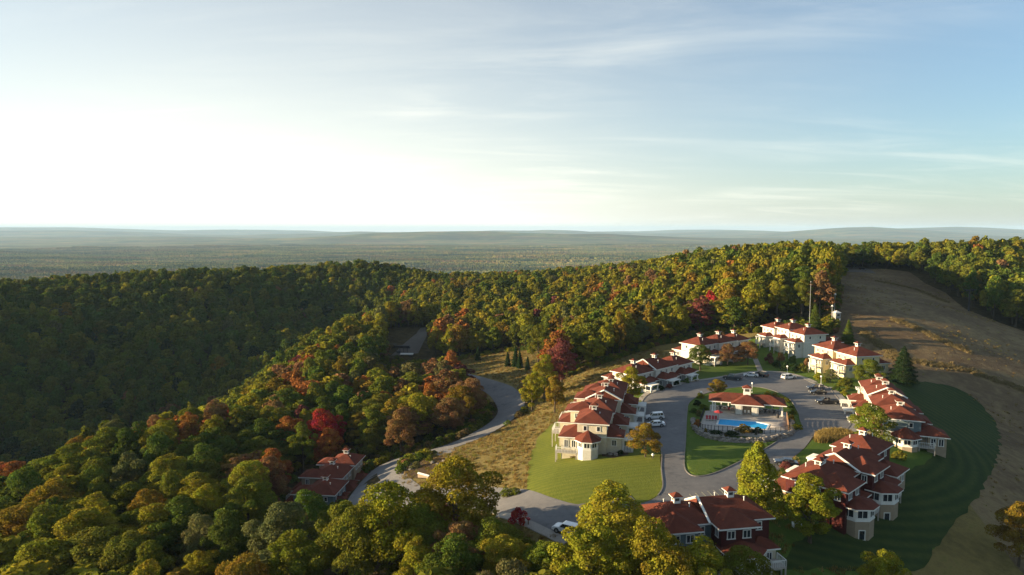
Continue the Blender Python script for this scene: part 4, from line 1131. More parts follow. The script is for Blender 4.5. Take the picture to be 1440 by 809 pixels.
# the pool's far edge runs with the pavilion; keep its sides straight
flat = lambda z: (lambda x, y: np.full(len(x), z))
stone_deck = mat('pool_deck_concrete', (.34,.31,.28), .85, 1.2, .18, coords='Object')
drape('pool_deck', deck_o, stone_deck, 0, 3.0, holes=[pool_o], skirt=1.6, zfun=flat(DZ))
water = mat('pool_water', (.03,.36,.70), .5, 1.1, .08, spec=.05)
drape('water', pool_o, water, 0, 3.0, zfun=flat(DZ - .14))
_pc = np.mean(pool_o, axis=0)
def _coping():
    b = MB(); P = [np.array(p) for p in pool_o]; n = len(P)
    out = [p + (p - _pc) / np.linalg.norm(p - _pc) * .38 for p in P]
    inn = [p - (p - _pc) / np.linalg.norm(p - _pc) * .06 for p in P]
    pts = [(*p, DZ + .045) for p in out] + [(*p, DZ + .045) for p in inn] + [(*p, DZ - .9) for p in inn] + [(*p, DZ - .02) for p in out]
    for k in range(n):
        j = (k + 1) % n
        b.poly([pts[k], pts[j], pts[n+j], pts[n+k], pts[2*n+j], pts[2*n+k], pts[3*n+k], pts[3*n+j]], [(0,1,2,3),(3,2,4,5),(1,0,6,7)])
    tag(b.build('pool_coping', TRIM), 'pale coping round the bright blue swimming pool', 'pool edge')
_coping()
P_ = Bld('pool_pavilion', 'red-roofed open pavilion with white cupola beside the blue pool', 60.0, 171.4, -17, 'pavilion', z=DZ)
b = MB(); b.box(-9.0, -3.4, -1.6, 9.0, 4.0, .06); P_.fin(b, 'floor_slab', [stone_deck])
P_.hip(-8.6, 8.6, -2.8, 3.4, 2.95, .42, .7); P_.hip(-3.2, 3.2, -4.6, 1.6, 2.94, .46, .7)
P_.cupola(0, .1, 4.9, .85, 1.25, .75)
P_.block(-2.7, -1.1, -3.9, 3.0, .05, 2.8, WHITEW); P_.block(1.1, 2.7, -3.9, 3.0, .05, 2.8, WHITEW); P_.block(-1.1, 1.1, -2.2, 3.0, .05, 2.8, BEIGE)
P_.door(-1.9, -3.9, .08, 0, -1, 1.1, 2.1, WHITEW); P_.door(1.9, -3.9, .08, 0, -1, 1.1, 2.1, WHITEW)
for x in (-8.3, -7.7, 8.3):
    for y in (-2.5, 3.1):
        b = MB(); b.box(x-.16, y-.16, .05, x+.16, y+.16, 2.8); b.box(x-.24, y-.24, .05, x+.24, y+.24, .4); P_.fin(b, 'column', [TRIM])
for x in (-6.2, -4.4, 4.6, 6.4): 
    b = MB(); b.box(x-.14, 2.96, .05, x+.14, 3.24, 2.8); P_.fin(b, 'column', [TRIM])
P_.done()
PM = Matrix.Translation((60.0, 171.4, DZ)) @ Matrix.Rotation(R(-17), 4, 'Z')
def pav(x, y, z=.06): v = PM @ Vector((x, y, z)); return v.x, v.y, v.z
RED_C = mat('red_fabric', (.30,.03,.035), .8, 8, .2); DARK_C = mat('dark_metal', (.03,.03,.034), .7, 8, .3, metal=0); WHITE_P = mat('white_plastic', (.74,.74,.72), .4, 5, .05)
WOOD = mat('brown_timber', (.17,.095,.05), .8, 2.5, .3, stretch=(1,1,.2)); NAVY = mat('navy_fabric', (.02,.03,.08), .8, 8, .2)
def lounger(x, y, z, rz, label, group):
    o = empty('sun_lounger', (x, y, z), rz); tag(o, label, 'sun lounger', group)
    f = MB(); f.box(-.95,-.30,.26,.95,.30,.32)
    for a_ in (-.8, .8):
        for c in (-.25, .25): f.box(a_-.03, c-.03, 0, a_+.03, c+.03, .26)
    f.build('frame', WHITE_P, o)
    c = MB(); c.box(-.92,-.28,.323,.35,.28,.40); c.poly([(.35,-.28,.33),(.35,.28,.33),(.95,.28,.78),(.95,-.28,.78),(.33,-.28,.41),(.33,.28,.41),(.90,.28,.86),(.90,-.28,.86)], [(0,1,2,3),(7,6,5,4),(0,3,7,4),(1,5,6,2),(2,6,7,3),(0,4,5,1)])
    c.build('cushion', RED_C, o)
for i in range(4):
    p = hit_z(994 + 4.2*i, 590.2 + .25*i, DZ)
    lounger(p[0], p[1], DZ + .01, R(73), ['leftmost','second','third','rightmost'][i] + ' red sun lounger of the four at the left end of the pool', 'red loungers by the pool')
def parasol(x, y, z, label, m):
    o = empty('parasol', (x, y, z)); tag(o, label, 'parasol')
    b = MB(); b.bar((0,0,0),(0,0,2.1),.035,0,8); b.lathe([(0,.0),(.28,.0),(.28,.08),(.05,.12)], (0,0,0), 10); b.build('pole', DARK_C, o)
    c = MB(); n = 8
    c.poly([(1.15*math.cos(2*math.pi*k/n), 1.15*math.sin(2*math.pi*k/n), 1.85) for k in range(n)] + [(0,0,2.35)] + [(1.1*math.cos(2*math.pi*k/n), 1.1*math.sin(2*math.pi*k/n), 1.80) for k in range(n)],
           [(k,(k+1)%n,n) for k in range(n)] + [(n+1+k, n+1+(k+1)%n, (k+1)%n, k) for k in range(n)]); c.build('canopy', m, o)
p = hit_z(1010, 590, DZ); parasol(p[0], p[1], DZ + .01, 'small red and navy parasol by the far left pool corner', RED_C)
def chair(x, y, z, rz, m, label, group):
    o = empty('patio_chair', (x, y, z), rz); tag(o, label, 'chair', group)
    s = MB(); s.box(-.26,-.26,.40,.26,.26,.46); s.build('seat', m, o)
    k = MB(); k.box(-.26,.22,.463,.26,.28,.95); k.build('backrest', m, o)
    for a_ in (-.22,.22):
        for c in (-.22,.22):
            l = MB(); l.box(a_-.03, c-.03, 0, a_+.03, c+.03, .40); l.build('leg', m, o)
for i, dx in enumerate((-.45, .45)):
    x, y, z = pav(dx, -2.9); chair(x, y, z, R(-17), WHITE_P, ['left','right'][i] + ' white chair in the beige recess of the pool pavilion', 'white chairs at the pavilion')
def table(x, y, z, label):
    o = empty('patio_table', (x, y, z)); tag(o, label, 'table', 'dark patio tables under the pavilion roof')
    b = MB(); b.lathe([(0,.70),(.6,.70),(.6,.74),(0,.74)], (0,0,0), 14); b.build('tabletop', DARK_C, o)
    b = MB(); b.lathe([(0,0),(.3,0),(.3,.04),(.05,.06),(.05,.70)], (0,0,0), 10); b.build('pedestal', DARK_C, o)
for i, (tx, lab) in enumerate(((-6.4,'outermost dark table under the left roof wing of the pavilion'),(-4.3,'dark table under the left roof wing nearest the white room'),(4.5,'dark table under the right roof wing nearest the white room'),(6.6,'outermost dark table under the right roof wing of the pavilion'))):
    x, y, z = pav(tx, .2); table(x, y, z, lab)
    for k, (dx, dy, r_, w_) in enumerate(((-.9,0,90,'left'),(.9,0,-90,'right'),(0,-.9,180,'near'))):
        x, y, z = pav(tx+dx, .2+dy); chair(x, y, z, R(r_-17), RED_C if i == 1 else DARK_C, f'{"red" if i == 1 else "dark"} chair on the {w_} side of the {["outer left","inner left","inner right","outer right"][i]} patio table', 'chairs at the patio tables')
def bin_(x, y, z, label):
    o = empty('litter_bin', (x, y, z)); tag(o, label, 'bin')
    b = MB(); b.lathe([(0,0),(.30,0),(.34,.85),(0,.85)], (0,0,0), 12); b.build('body', DARK_C, o)
    b = MB(); b.lathe([(.36,.853),(.36,.92),(.2,1.05),(0,1.08)], (0,0,0), 12); b.build('lid', DARK_C, o)
p = hit_z(1093.5, 588, DZ); bin_(p[0], p[1], DZ + .01, 'dark bin by the right column of the pool pavilion')
# the dry-laid boulder wall under the deck, and the fence on it
ROCK = mat('field_stone', (.13,.115,.10), .95, 1.4, .5, bump=.06, spec=.1, col2=(.30,.265,.23))
def rocks(b, x, y, z, r, rng, sq=.75):
    V = [(0,0,1),(.89,0,.45),(.28,.85,.45),(-.72,.53,.45),(-.72,-.53,.45),(.28,-.85,.45),(.72,.53,-.45),(-.28,.85,-.45),(-.89,0,-.45),(-.28,-.85,-.45),(.72,-.53,-.45),(0,0,-1)]
    F = [(0,1,2),(0,2,3),(0,3,4),(0,4,5),(0,5,1),(1,6,2),(2,7,3),(3,8,4),(4,9,5),(5,10,1),(6,7,2),(7,8,3),(8,9,4),(9,10,5),(10,6,1),(6,11,7),(7,11,8),(8,11,9),(9,11,10),(10,11,6)]
    a = rng.uniform(0, 6.28); sx, sy, sz = r*rng.uniform(.8,1.35), r*rng.uniform(.7,1.1), r*sq*rng.uniform(.75,1.1)
    pts = []
    for v in V:
        k = rng.uniform(.82, 1.15); px, py, pz = v[0]*sx*k, v[1]*sy*k, v[2]*sz*k
        pts.append((x + px*math.cos(a) - py*math.sin(a), y + px*math.sin(a) + py*math.cos(a), z + pz))
    b.poly(pts, F)
def boulder_wall():
    rng = np.random.default_rng(3); b = MB()
    line = np.array(smooth_line([hit_z(u, v, DZ) for u, v in ((974,588),(980,602),(1000,611),(1035,616),(1072,615.5),(1098,611),(1113,605),(1113,588))], 20))
    seg = np.linalg.norm(np.diff(line, axis=0), axis=1); s = np.r_[0, np.cumsum(seg)]
    for q in np.arange(0, s[-1], .42):
        x = np.interp(q, s, line[:, 0]); y = np.interp(q, s, line[:, 1]); g_ = tz1(x, y) + .1
        for k in range(3):
            f = k / 2; rocks(b, x + rng.uniform(-.2,.2), y + rng.uniform(-.25,.15) - .35*(1-f), g_ + (DZ - .2 - g_)*f + rng.uniform(-.1,.12), rng.uniform(.36,.62), rng)
    tag(b.build('stone_wall', ROCK), 'grey boulder retaining wall below the pool deck', 'stone wall')
    return line
wall_line = boulder_wall()
def pool_fence():
    o = empty('pool_fence', (*hit_z(1076, 611, DZ), DZ)); tag(o, 'thin black fence round the front and right of the pool deck', 'fence')
    ox, oy = o.location.x, o.location.y
    pts = smooth_line([hit_z(u, v, DZ) for u, v in ((990,580),(984,600.5),(1000,605.5),(1030,607.7),(1075,610.4),(1108,605.5))], 5)
    r = MB()
    for i, p in enumerate(pts):
        x, y = p[0]-ox, p[1]-oy
        q = MB(); q.box(x-.05, y-.05, 0, x+.05, y+.05, 1.3); q.build('post', DARK_C, o)
        if i:
            x0, y0 = pts[i-1][0]-ox, pts[i-1][1]-oy
            for z in (.15, 1.15): r.bar((x0,y0,z),(x,y,z),.03,0,4)
            n = max(2, int(math.hypot(x-x0, y-y0)/.16))
            for k in range(1, n): r.bar((x0+(x-x0)*k/n, y0+(y-y0)*k/n, .15),(x0+(x-x0)*k/n, y0+(y-y0)*k/n, 1.15),.011,0,4)
    r.build('rail', DARK_C, o)
pool_fence()
def timber_screen():
    o = empty('timber_screen', (*hit_z(1108, 597, DZ), DZ)); tag(o, 'short brown timber screen at the right end of the pool deck', 'fence')
    a_ = hit_z(1106.5, 589, DZ) - hit_z(1108, 597, DZ); c = hit_z(1109, 605, DZ) - hit_z(1108, 597, DZ)
    for f in (0, .5, 1):
        p = a_*(1-f) + c*f; b = MB(); b.box(p[0]-.09, p[1]-.09, -.2, p[0]+.09, p[1]+.09, 1.75); b.build('post', WOOD, o)
    b = MB()
    for k in range(7):
        z = .15 + .22*k; b.bar((a_[0],a_[1],z),(c[0],c[1],z),.085,0,4)
    b.build('board_panel', WOOD, o)
timber_screen()

# ---------------------------------------------------------------- shrubs
G_S = 'shrubs round the pool and the car park'
def shrub(u, v, h, w, colour, label, z=None, group=G_S):
    if z is None: x, y = at_crown(u, v, h, .5)
    else: x, y = hit_z(u, v, z + h*.5)
    return plant(x, y, h, w, colour, 'bush', 'near', name='shrub', label=label, cat='shrub', group=group, z=z)
shrub(1047,604,1.9,4.6,GOLD,'big rusty gold shrub standing before the pool',z=1.2)
shrub(1066,606,1.5,3.6,DARK,'low dark shrub right of the big rusty gold one before the pool',z=1.2)
shrub(1022,612.5,1.7,1.5,GOLD,'slim yellow shrub before the middle of the boulder wall',z=0)
shrub(993,608,1.6,1.5,GOLD,'slim yellow shrub at the left of the boulder wall',z=.1)
shrub(981,596,1.8,2.4,ORANGE,'round orange shrub at the left corner of the pool deck',z=.9)
shrub(1007,608,1.0,3.6,DARK,'low dark hedge shrub along the deck edge, left of the pool',z=1.2)
shrub(1029,609.5,1.0,3.6,DARK,'low dark hedge shrub along the deck edge, below the pool middle',z=1.2)
shrub(989,573,1.6,2.8,OLIVE,'olive shrub by the left column of the pavilion')
shrub(980,567,1.7,3.0,DARK,'dark shrub left of the pavilion roof')
shrub(985,557,1.5,3.0,YG,'low yellow-green shrub behind the left end of the pavilion roof')
shrub(976,578,1.3,2.4,GREEN,'green shrub on the left kerb of the pool island')
shrub(983,583,1.6,2.4,PALE,'pale feathery shrub at the upper left deck corner')
shrub(1112,589,1.6,2.8,GOLD,'golden plume grass clump right of the pool deck')
shrub(1119,600,1.3,3.4,YG,'low green-gold shrub at the right tip of the pool island')
for i, (u, v, c) in enumerate(((1080,554,YG),(1090,556,GOLD),(1098,559,YG),(1106,563,OLIVE),(1112,572,GREEN),(1115,580,OLIVE))):
    shrub(u, v, 1.2, 2.6, c, ['first','second','third','fourth','fifth','last'][i] + ' shrub of the strip curving behind the right of the pavilion')
for i, (u, v, h, w, c) in enumerate(((1082,505,3.4,4.2,MAROON),(1092,512,2.8,4.0,DARK),(1104,516,2.6,4.2,DARK),(1116,518,2.6,4.4,DARK),(1127,517,3.0,4.0,OLIVE),(1134,512,3.0,3.6,RUSSET),(1098,503,3.0,4.0,RUSSET),(1115,506,2.4,3.6,GREEN))):
    shrub(u, v, h, w, c, ['maroon shrub nearest the footpath before the tall white house','first dark shrub from the footpath along the far kerb','second dark shrub from the footpath along the far kerb','third dark shrub from the footpath along the far kerb',
          'olive shrub on the far kerb beside the yellow house','russet shrub against the lit corner of the yellow house','russet shrub under the wall of the tall white house','green shrub under the shaded wall of the tall white house'][i])
for i, (u, v, h, w, c) in enumerate(((1150,530,2.2,3.4,YG),(1160,535,1.6,2.6,OLIVE),(1176,546,1.8,3.0,GREEN),(1187,553,1.5,2.6,YG),(1199,558,1.8,3.0,GREEN),(1204,568,1.3,2.2,ORANGE),(1212,560,2.6,3.6,OLIVE))):
    shrub(u, v, h, w, c, ['yellow-green shrub before the first porch of the yellow house','small olive shrub at the kerb left of the black cars','green shrub just behind the black cars','yellow-green shrub above the black pickup',
          'green shrub between the pickup and the white arbour','small orange shrub below the white arbour','olive shrub behind the white arbour'][i])
shrub(1104,655,1.6,3.2,MAROON,'dark maroon shrub behind the dark parked car')
shrub(1265,640,2.2,3.2,OLIVE,'olive shrub at the foot of the beige eight-sided bay')
shrub(806,640,.9,2.6,GOLD,'low yellow shrub at the foot of the cream house deck')
shrub(872,637,.9,2.2,DARK,'dark shrub right of the white eight-sided bay')
for i, (u, v) in enumerate(((930,546),(941,543),(952,539),(965,536))):
    shrub(u, v, 1.4, 2.8, [DARK,MAROON,DARK,GREEN][i], ['first','second','third','last'][i] + ' low shrub from the left along the kerb below the long grey-white terrace')
shrub(728,727,3.2,3.4,RED,'round red shrub on the verge beside the lower road')
shrub(604,646,1.6,2.6,OLIVE,'dark olive shrub in the middle of the road bend'); shrub(585,655,1.6,3.0,PALE,'pale feathery shrub in the road bend')
shrub(712,694,1.8,3.0,OLIVE,'brown-green shrub at the low tip of the meadow by the road'); shrub(724,692,1.6,2.6,OLIVE,'small shrub at the lawn corner by the lower road')
srng = np.random.default_rng(12)
for i in range(22):
    u, v = srng.uniform(705, 800), 0
    v = 745 + (u-700)*.32 + srng.uniform(8, 40)
    shrub(u, v, srng.uniform(1.4, 3.2), srng.uniform(2.6, 4.6), [YG,OLIVE,OLIVE,GREEN,YG][i % 5], None, group='bushes on the bank below the road')

# ---------------------------------------------------------------- vehicles
TYRE = mat('tyre_rubber', (.02,.02,.02), .9, 9, .2); RIM = mat('wheel_rim', (.45,.46,.47), .35, 8, .1, metal=.8); CGLASS = mat('car_glass', (.012,.016,.02), .05, 4, .3, spec=.8)
LAMP_W = mat('headlight_glass', (.75,.76,.74), .15, 9, .08); LAMP_R = mat('tail_light_glass', (.30,.01,.01), .2, 9, .2); PLASTIC = mat('black_plastic', (.025,.025,.027), .6, 8, .3)
def paint(name, c): 
    m = mat(name, c, .28, 2.0, .06, spec=.5); m.node_tree.nodes['Principled BSDF'].inputs['Coat Weight'].default_value = .6; return m
def vehicle(kind, u, v, rz, m, label, name, cat, group='cars parked round the car park', pos=None):
    x, y = hit(u, v) if pos is None else pos
    x0_, y0_ = x - math.cos(R(rz))*1.4, y - math.sin(R(rz))*1.4; x1_, y1_ = x + math.cos(R(rz))*1.4, y + math.sin(R(rz))*1.4
    o = empty(name, (x, y, tz1(x, y) + .135), R(rz)); tag(o, label, cat, group)
    o.rotation_euler.y = -math.atan2(tz1(x1_, y1_) - tz1(x0_, y0_), 2.8)
    L, W, H, hood, belt, cab, roof = {'suv': (4.75,.93,1.72,1.02,1.05,(-2.25,1.15),(-2.0,.45)), 'sedan': (4.65,.90,1.46,.92,.94,(-1.75,1.20),(-1.05,.40)),
                                      'pickup': (5.75,.98,1.85,1.12,1.14,(-.60,1.65),(-.45,.95))}[kind]
    h = L/2
    prof = [(-h,.42),(-h+.05,.75),(-h+.1,belt),(cab[0],belt+.02),(cab[1],belt),(h-.35,hood-.06),(h-.06,hood-.22),(h,.62),(h-.04,.36),(-h+.08,.32)]
    b = MB(); n = len(prof)
    ring = [(x_, -W*(.97 if z_ > .6 else .94), z_) for x_, z_ in prof] + [(x_, W*(.97 if z_ > .6 else .94), z_) for x_, z_ in prof]
    b.poly(ring, [(k, (k+1) % n, n+(k+1) % n, n+k) for k in range(n)] + [tuple(range(n-1, -1, -1)), tuple(range(n, 2*n))])
    if kind == 'pickup':
        pass
    body = b.build('body', m, o, bevel=.06)
    me = body.data; bm = bmesh.new(); bm.from_mesh(me); bmesh.ops.recalc_face_normals(bm, faces=bm.faces[:]); bm.to_mesh(me); bm.free()
    g_ = MB(); wi = W*.80
    q = [(cab[0]+.03,-W*.93,belt-.02),(cab[1],-W*.93,belt-.02),(cab[1],W*.93,belt-.02),(cab[0]+.03,W*.93,belt-.02),(roof[0],-wi,H-.06),(roof[1],-wi,H-.06),(roof[1],wi,H-.06),(roof[0],wi,H-.06)]
    g_.poly(q, [(3,2,1,0),(4,5,6,7),(0,1,5,4),(1,2,6,5),(2,3,7,6),(3,0,4,7)]); g_.build('windows', CGLASS, o)
    r = MB(); r.poly([(roof[0]-.08,-wi-.03,H-.07),(roof[1]+.08,-wi-.03,H-.07),(roof[1]+.08,wi+.03,H-.07),(roof[0]-.08,wi+.03,H-.07),(roof[0]+.12,-wi+.12,H),(roof[1]-.1,-wi+.12,H),(roof[1]-.1,wi-.12,H),(roof[0]+.12,wi-.12,H)],
           [(3,2,1,0),(4,5,6,7),(0,1,5,4),(1,2,6,5),(2,3,7,6),(3,0,4,7)])
    def pillar(f0, f1):
        for sg in (-1, 1):
            p0 = (f0[0], sg*(W*.935), belt-.03); p1 = (f1[0], sg*(wi+.01), H-.06); r.bar(p0, p1, .055, 0, 4)
    pillar((cab[1]-.03,), (roof[1],)); pillar((cab[0]+.05,), (roof[0],)); pillar(((cab[0]+cab[1])/2-.15,), ((roof[0]+roof[1])/2,))
    if kind == 'suv': pillar((cab[0]+.85,), (roof[0]+.75,))
    r.build('roof', m, o)
    if kind == 'pickup':
        t = MB(); t.box(-h+.18, -W*.80, belt+.026, cab[0]-.12, W*.80, belt+.045); t.build('bed_cover', PLASTIC, o)
    for i_, sx in enumerate((-1, 1)):
        for sg in (-1, 1):
            wx = sx*(h-.95) + (.05 if sx > 0 else 0)
            w_ = MB(); rad = .40 if kind == 'pickup' else .36
            w_.bar((wx, sg*(W-.22), rad-.02), (wx, sg*(W+.015), rad-.02), rad, 0, 18); wo = w_.build('tyre', TYRE, o)
            k_ = MB(); k_.bar((wx, sg*(W+.0), rad-.02), (wx, sg*(W+.03), rad-.02), rad*.62, 0, 14); k_.build('rim', RIM, wo)
            a_ = MB(); a_.bar((wx, sg*(W-.2), rad+.0), (wx, sg*(W-.012), rad+.0), rad+.09, 0, 18); a_.build('wheel_arch', PLASTIC, o)
    for sg in (-1, 1):
        a_ = MB(); a_.box(h-.16, sg*W*.55, .66, h-.01, sg*W*.90, .80); a_.build('headlight', LAMP_W, o)
        a_ = MB(); a_.box(-h-.005, sg*W*.62, .72, -h+.12, sg*W*.92, .95); a_.build('tail_light', LAMP_R, o)
        a_ = MB(); a_.box(cab[1]-.42, sg*(W+.0), belt-.02, cab[1]-.22, sg*(W+.16), belt+.13); a_.build('mirror', m, o)
    a_ = MB(); a_.box(h-.08, -W*.8, .40, h+.025, W*.8, .58); a_.box(-h-.02, -W*.85, .38, -h+.1, W*.85, .58); a_.build('bumper', PLASTIC, o)
    return o
WHITE_CAR, BLACK_CAR, NAVY_CAR, GREY_CAR = paint('white_car_paint', (.74,.75,.75)), paint('black_car_paint', (.012,.012,.015)), paint('navy_car_paint', (.02,.03,.055)), paint('dark_grey_car_paint', (.045,.05,.055))
vehicle('suv', 921, 590, 176, WHITE_CAR, 'white sport utility car parked beside the left terrace, further of two', 'parked_car', 'car')
vehicle('sedan', 922, 600.5, 176, WHITE_CAR, 'white low car half hidden by the golden-orange tree', 'parked_car', 'car')
vehicle('sedan', 1056, 530.5, 160, WHITE_CAR, 'white car at the far kerb beside a dark one', 'parked_car', 'car')
vehicle('suv', 1071, 530, 112, BLACK_CAR, 'black car at the end of the footpath, right of a white one', 'parked_car', 'car')
vehicle('pickup', 1030, 534.5, 150, GREY_CAR, 'dark grey pickup behind the golden-topped tree', 'pickup_truck', 'pickup')
vehicle('suv', 1109, 533.5, 20, WHITE_CAR, 'white car alone at the far kerb before the dark shrubs', 'parked_car', 'car')
vehicle('suv', 1147, 549, 172, NAVY_CAR, 'dark blue car in front of the yellow house, further of the close pair', 'parked_car', 'car')
vehicle('sedan', 1150, 555, 174, BLACK_CAR, 'black car nearer of the close pair before the yellow house', 'parked_car', 'car')
vehicle('pickup', 1163, 568.5, 178, BLACK_CAR, 'black pickup truck below the pair of dark cars', 'pickup_truck', 'pickup')
vehicle('sedan', 1105, 655, 168, NAVY_CAR, 'dark blue car in shade beside the dark red terrace', 'parked_car', 'car')
vehicle('suv', 797, 750, 150, WHITE_CAR, 'white car on the lower road beside the large golden-green tree', 'parked_car', 'car')
for i, (u, v) in enumerate(((1189,380.5),(1213,379.5))):
    vehicle('suv', u, v, 15, BLACK_CAR, ['dark car left on the pale gravel atop the brown slope','dark car right on the pale gravel atop the brown slope'][i], 'parked_car', 'car', 'cars on the hilltop gravel')
drape('gravel', [hit(*p) for p in ((1184,383),(1190,376.5),(1205,375),(1222,378.5),(1232,385),(1210,383))], gravel_m, .09, 3.0, kind='structure')

# ---------------------------------------------------------------- posts, masts, small structures
STEEL = mat('galvanised_steel', (.30,.31,.32), .5, 5, .2, metal=.6)
GLOBE = mat('milky_globe', (.82,.81,.76), .3, 6, .03)
def lamp(u, v, label, h=2.6):
    x, y = hit(u, v); o = empty('lamp_post', (x, y, tz1(x, y))); tag(o, label, 'lamp post', 'white globe lamp posts')
    b = MB(); b.lathe([(.14,-.2),(.14,.25),(.05,.4),(.045,h)], (0,0,0), 10); b.build('pole', DARK_C if h < 2 else WHITE_P, o)
    g_ = MB(); g_.lathe([(0,h+.62),(.18,h+.56),(.29,h+.38),(.29,h+.22),(.16,h+.04),(.0,h)], (0,0,0), 12); g_.build('lamp_globe', GLOBE, o, smooth=True)
lamp(918,645,'white globe lamp on the lawn edge under the golden-orange tree',.5)
lamp(1057.5,553,'white globe lamp behind the pavilion cupola',2.6)
lamp(1107,526,'white globe lamp at the far kerb behind the white car',2.2)
lamp(1154.5,541,'white globe lamp on the kerb left of the black cars',2.2)
lamp(986,561,'white globe lamp by the left end of the pavilion roof',1.6)
def mast():
    x, y = 115.5, 263.0; o = empty('tall_pole', (x, y, tz1(x, y))); tag(o, 'tall thin pale pole behind the tall white house', 'pole')
    b = MB(); b.bar((0,0,-1),(0,0,22.0),.09,0,8,.05); b.build('shaft', STEEL, o)
    b = MB(); b.lathe([(0,22.9),(.16,22.75),(.16,22.6),(0,22.5)], (0,0,0), 10); b.build('cap', PIPE, o)
    b = MB(); b.box(-.3,-.3,-.5,.3,.3,.3); b.build('base', STEEL, o)
mast()
def lift_tower():
    x, y = hit(1362, 438); o = empty('lift_tower', (x, y, tz1(x, y)), R(20)); tag(o, 'dark ski lift tower with a crossarm before the trees on the slope', 'lift tower')
    b = MB(); b.bar((0,0,-1),(0,0,10.4),.42,0,10,.32); b.build('column', DARK_C, o)
    b = MB(); b.box(-2.6,-.2,10.1,2.6,.2,10.5); b.bar((-1.2,0,9.0),(-2.3,0,10.1),.1); b.bar((1.2,0,9.0),(2.3,0,10.1),.1); b.build('crossarm', DARK_C, o)
    for sg in (-1, 1):
        s_ = MB(); s_.box(sg*2.35-.07,-1.5,10.55,sg*2.35+.07,1.5,10.7)
        for k in range(5): s_.bar((sg*2.35-.1,-1.3+.65*k,10.85),(sg*2.35+.1,-1.3+.65*k,10.85),.24,0,12)
        s_.build('sheave', DARK_C, o)
    b = MB()
    for k in range(16): b.box(.33,-.25,1+.6*k,.55,.25,1.05+.6*k)
    b.build('ladder', STEEL, o)
lift_tower()
def booth():
    x, y = hit(1176, 452); o = empty('lift_booth', (x, y, tz1(x, y)), R(10)); tag(o, 'small pale booth on legs at the left edge of the brown slope', 'booth')
    b = MB(); b.box(-1.1,-1.1,1.4,1.1,1.1,3.6); b.build('cabin', GREYW, o)
    b = MB(); b.poly([(-1.4,-1.4,3.6),(1.4,-1.4,3.6),(1.4,1.4,3.6),(-1.4,1.4,3.6),(0,0,4.5)], [(3,2,1,0),(0,1,4),(1,2,4),(2,3,4),(3,0,4)]); b.build('roof', TRIM, o)
    for a_ in (-.95,.95):
        for c in (-.95,.95): b = MB(); b.box(a_-.1,c-.1,-.5,a_+.1,c+.1,1.395); b.build('leg', TRIM, o)
    f = MB(); f.box(-.75,-1.16,2.2,.75,-1.103,3.2); fo = f.build('window', TRIM, o); g_ = MB(); g_.box(-.65,-1.18,2.3,.65,-1.163,3.1); g_.build('pane', GLASS, fo)
booth()
for i, (u, v, h) in enumerate(((1173,447,9.5),(1169.5,452,6.0))):
    x, y = hit(u, v); o = empty('floodlight_pole', (x, y, tz1(x, y))); tag(o, ['taller floodlight pole behind the small pale booth','shorter floodlight pole beside the small pale booth'][i], 'light pole', 'floodlight poles by the slope')
    b = MB(); b.bar((0,0,-1),(0,0,h),.12,0,8,.08); b.build('pole', STEEL, o)
    b = MB(); b.box(-.55,-.12,h,.55,.12,h+.12); b.lathe([(0,h+.13),(.34,h+.2),(.34,h+.65),(.1,h+.75),(0,h+.75)], (0,-.15,0), 10); b.build('lamp_head', WHITE_P, o)
def arbour():
    x, y = hit(1212, 572); o = empty('white_arbour', (x, y, tz1(x, y)), R(-21)); tag(o, 'tall white two-tier arbour at the street corner of the right-hand terrace', 'arbour')
    for a_ in (-.9,.9):
        for c in (-.9,.9): b = MB(); b.box(a_-.16,c-.16,-.6,a_+.16,c+.16,4.9); b.build('post', TRIM, o)
    for z, k in ((2.5,1.4),(4.7,1.7)):
        b = MB()
        for c in (-.9,.9): b.box(-k,c-.1,z,k,c+.1,z+.26)
        for i in range(7): q = -k+.2+i*(2*k-.4)/6; b.box(q-.08,-k,z+.262,q+.08,k,z+.42)
        b.build('slat_top', TRIM, o)
arbour()
def gate_sign():
    x, y = hit(596, 672); o = empty('entrance_wall', (x, y, tz1(x, y)), R(-35)); tag(o, 'low beige coped wall in the middle of the road bend', 'wall')
    b = MB(); b.box(-1.6,-.3,-.6,1.6,.3,.75); b.build('body', BEIGE, o)
    b = MB(); b.poly([(-1.75,-.42,.75),(1.75,-.42,.75),(1.75,.42,.75),(-1.75,.42,.75),(-1.75,0,1.0),(1.75,0,1.0)], [(3,2,1,0),(0,1,5,4),(2,3,4,5),(1,2,5),(3,0,4)]); b.build('coping', TRIM, o)
gate_sign()
for i, (u, v) in enumerate(((742,738),(739,737))):
    pass
def mailbox():
    x, y = hit(743, 739); o = empty('letter_box', (x, y, tz1(x, y)), R(20)); tag(o, 'small dark red letter box on a post beside the round red shrub', 'letter box')
    b = MB(); b.box(-.07,-.07,-.4,.07,.07,1.0); b.build('post', WOOD, o)
    b = MB(); b.box(-.25,-.35,1.003,.25,.35,1.35); b.lathe([(0,.0)], (0,0,0), 3) if False else None; b.build('box', RED_C, o, bevel=.04)
    b = MB(); b.box(.253,-.05,1.15,.29,.05,1.4); b.build('flag', WHITE_P, o)
mailbox()
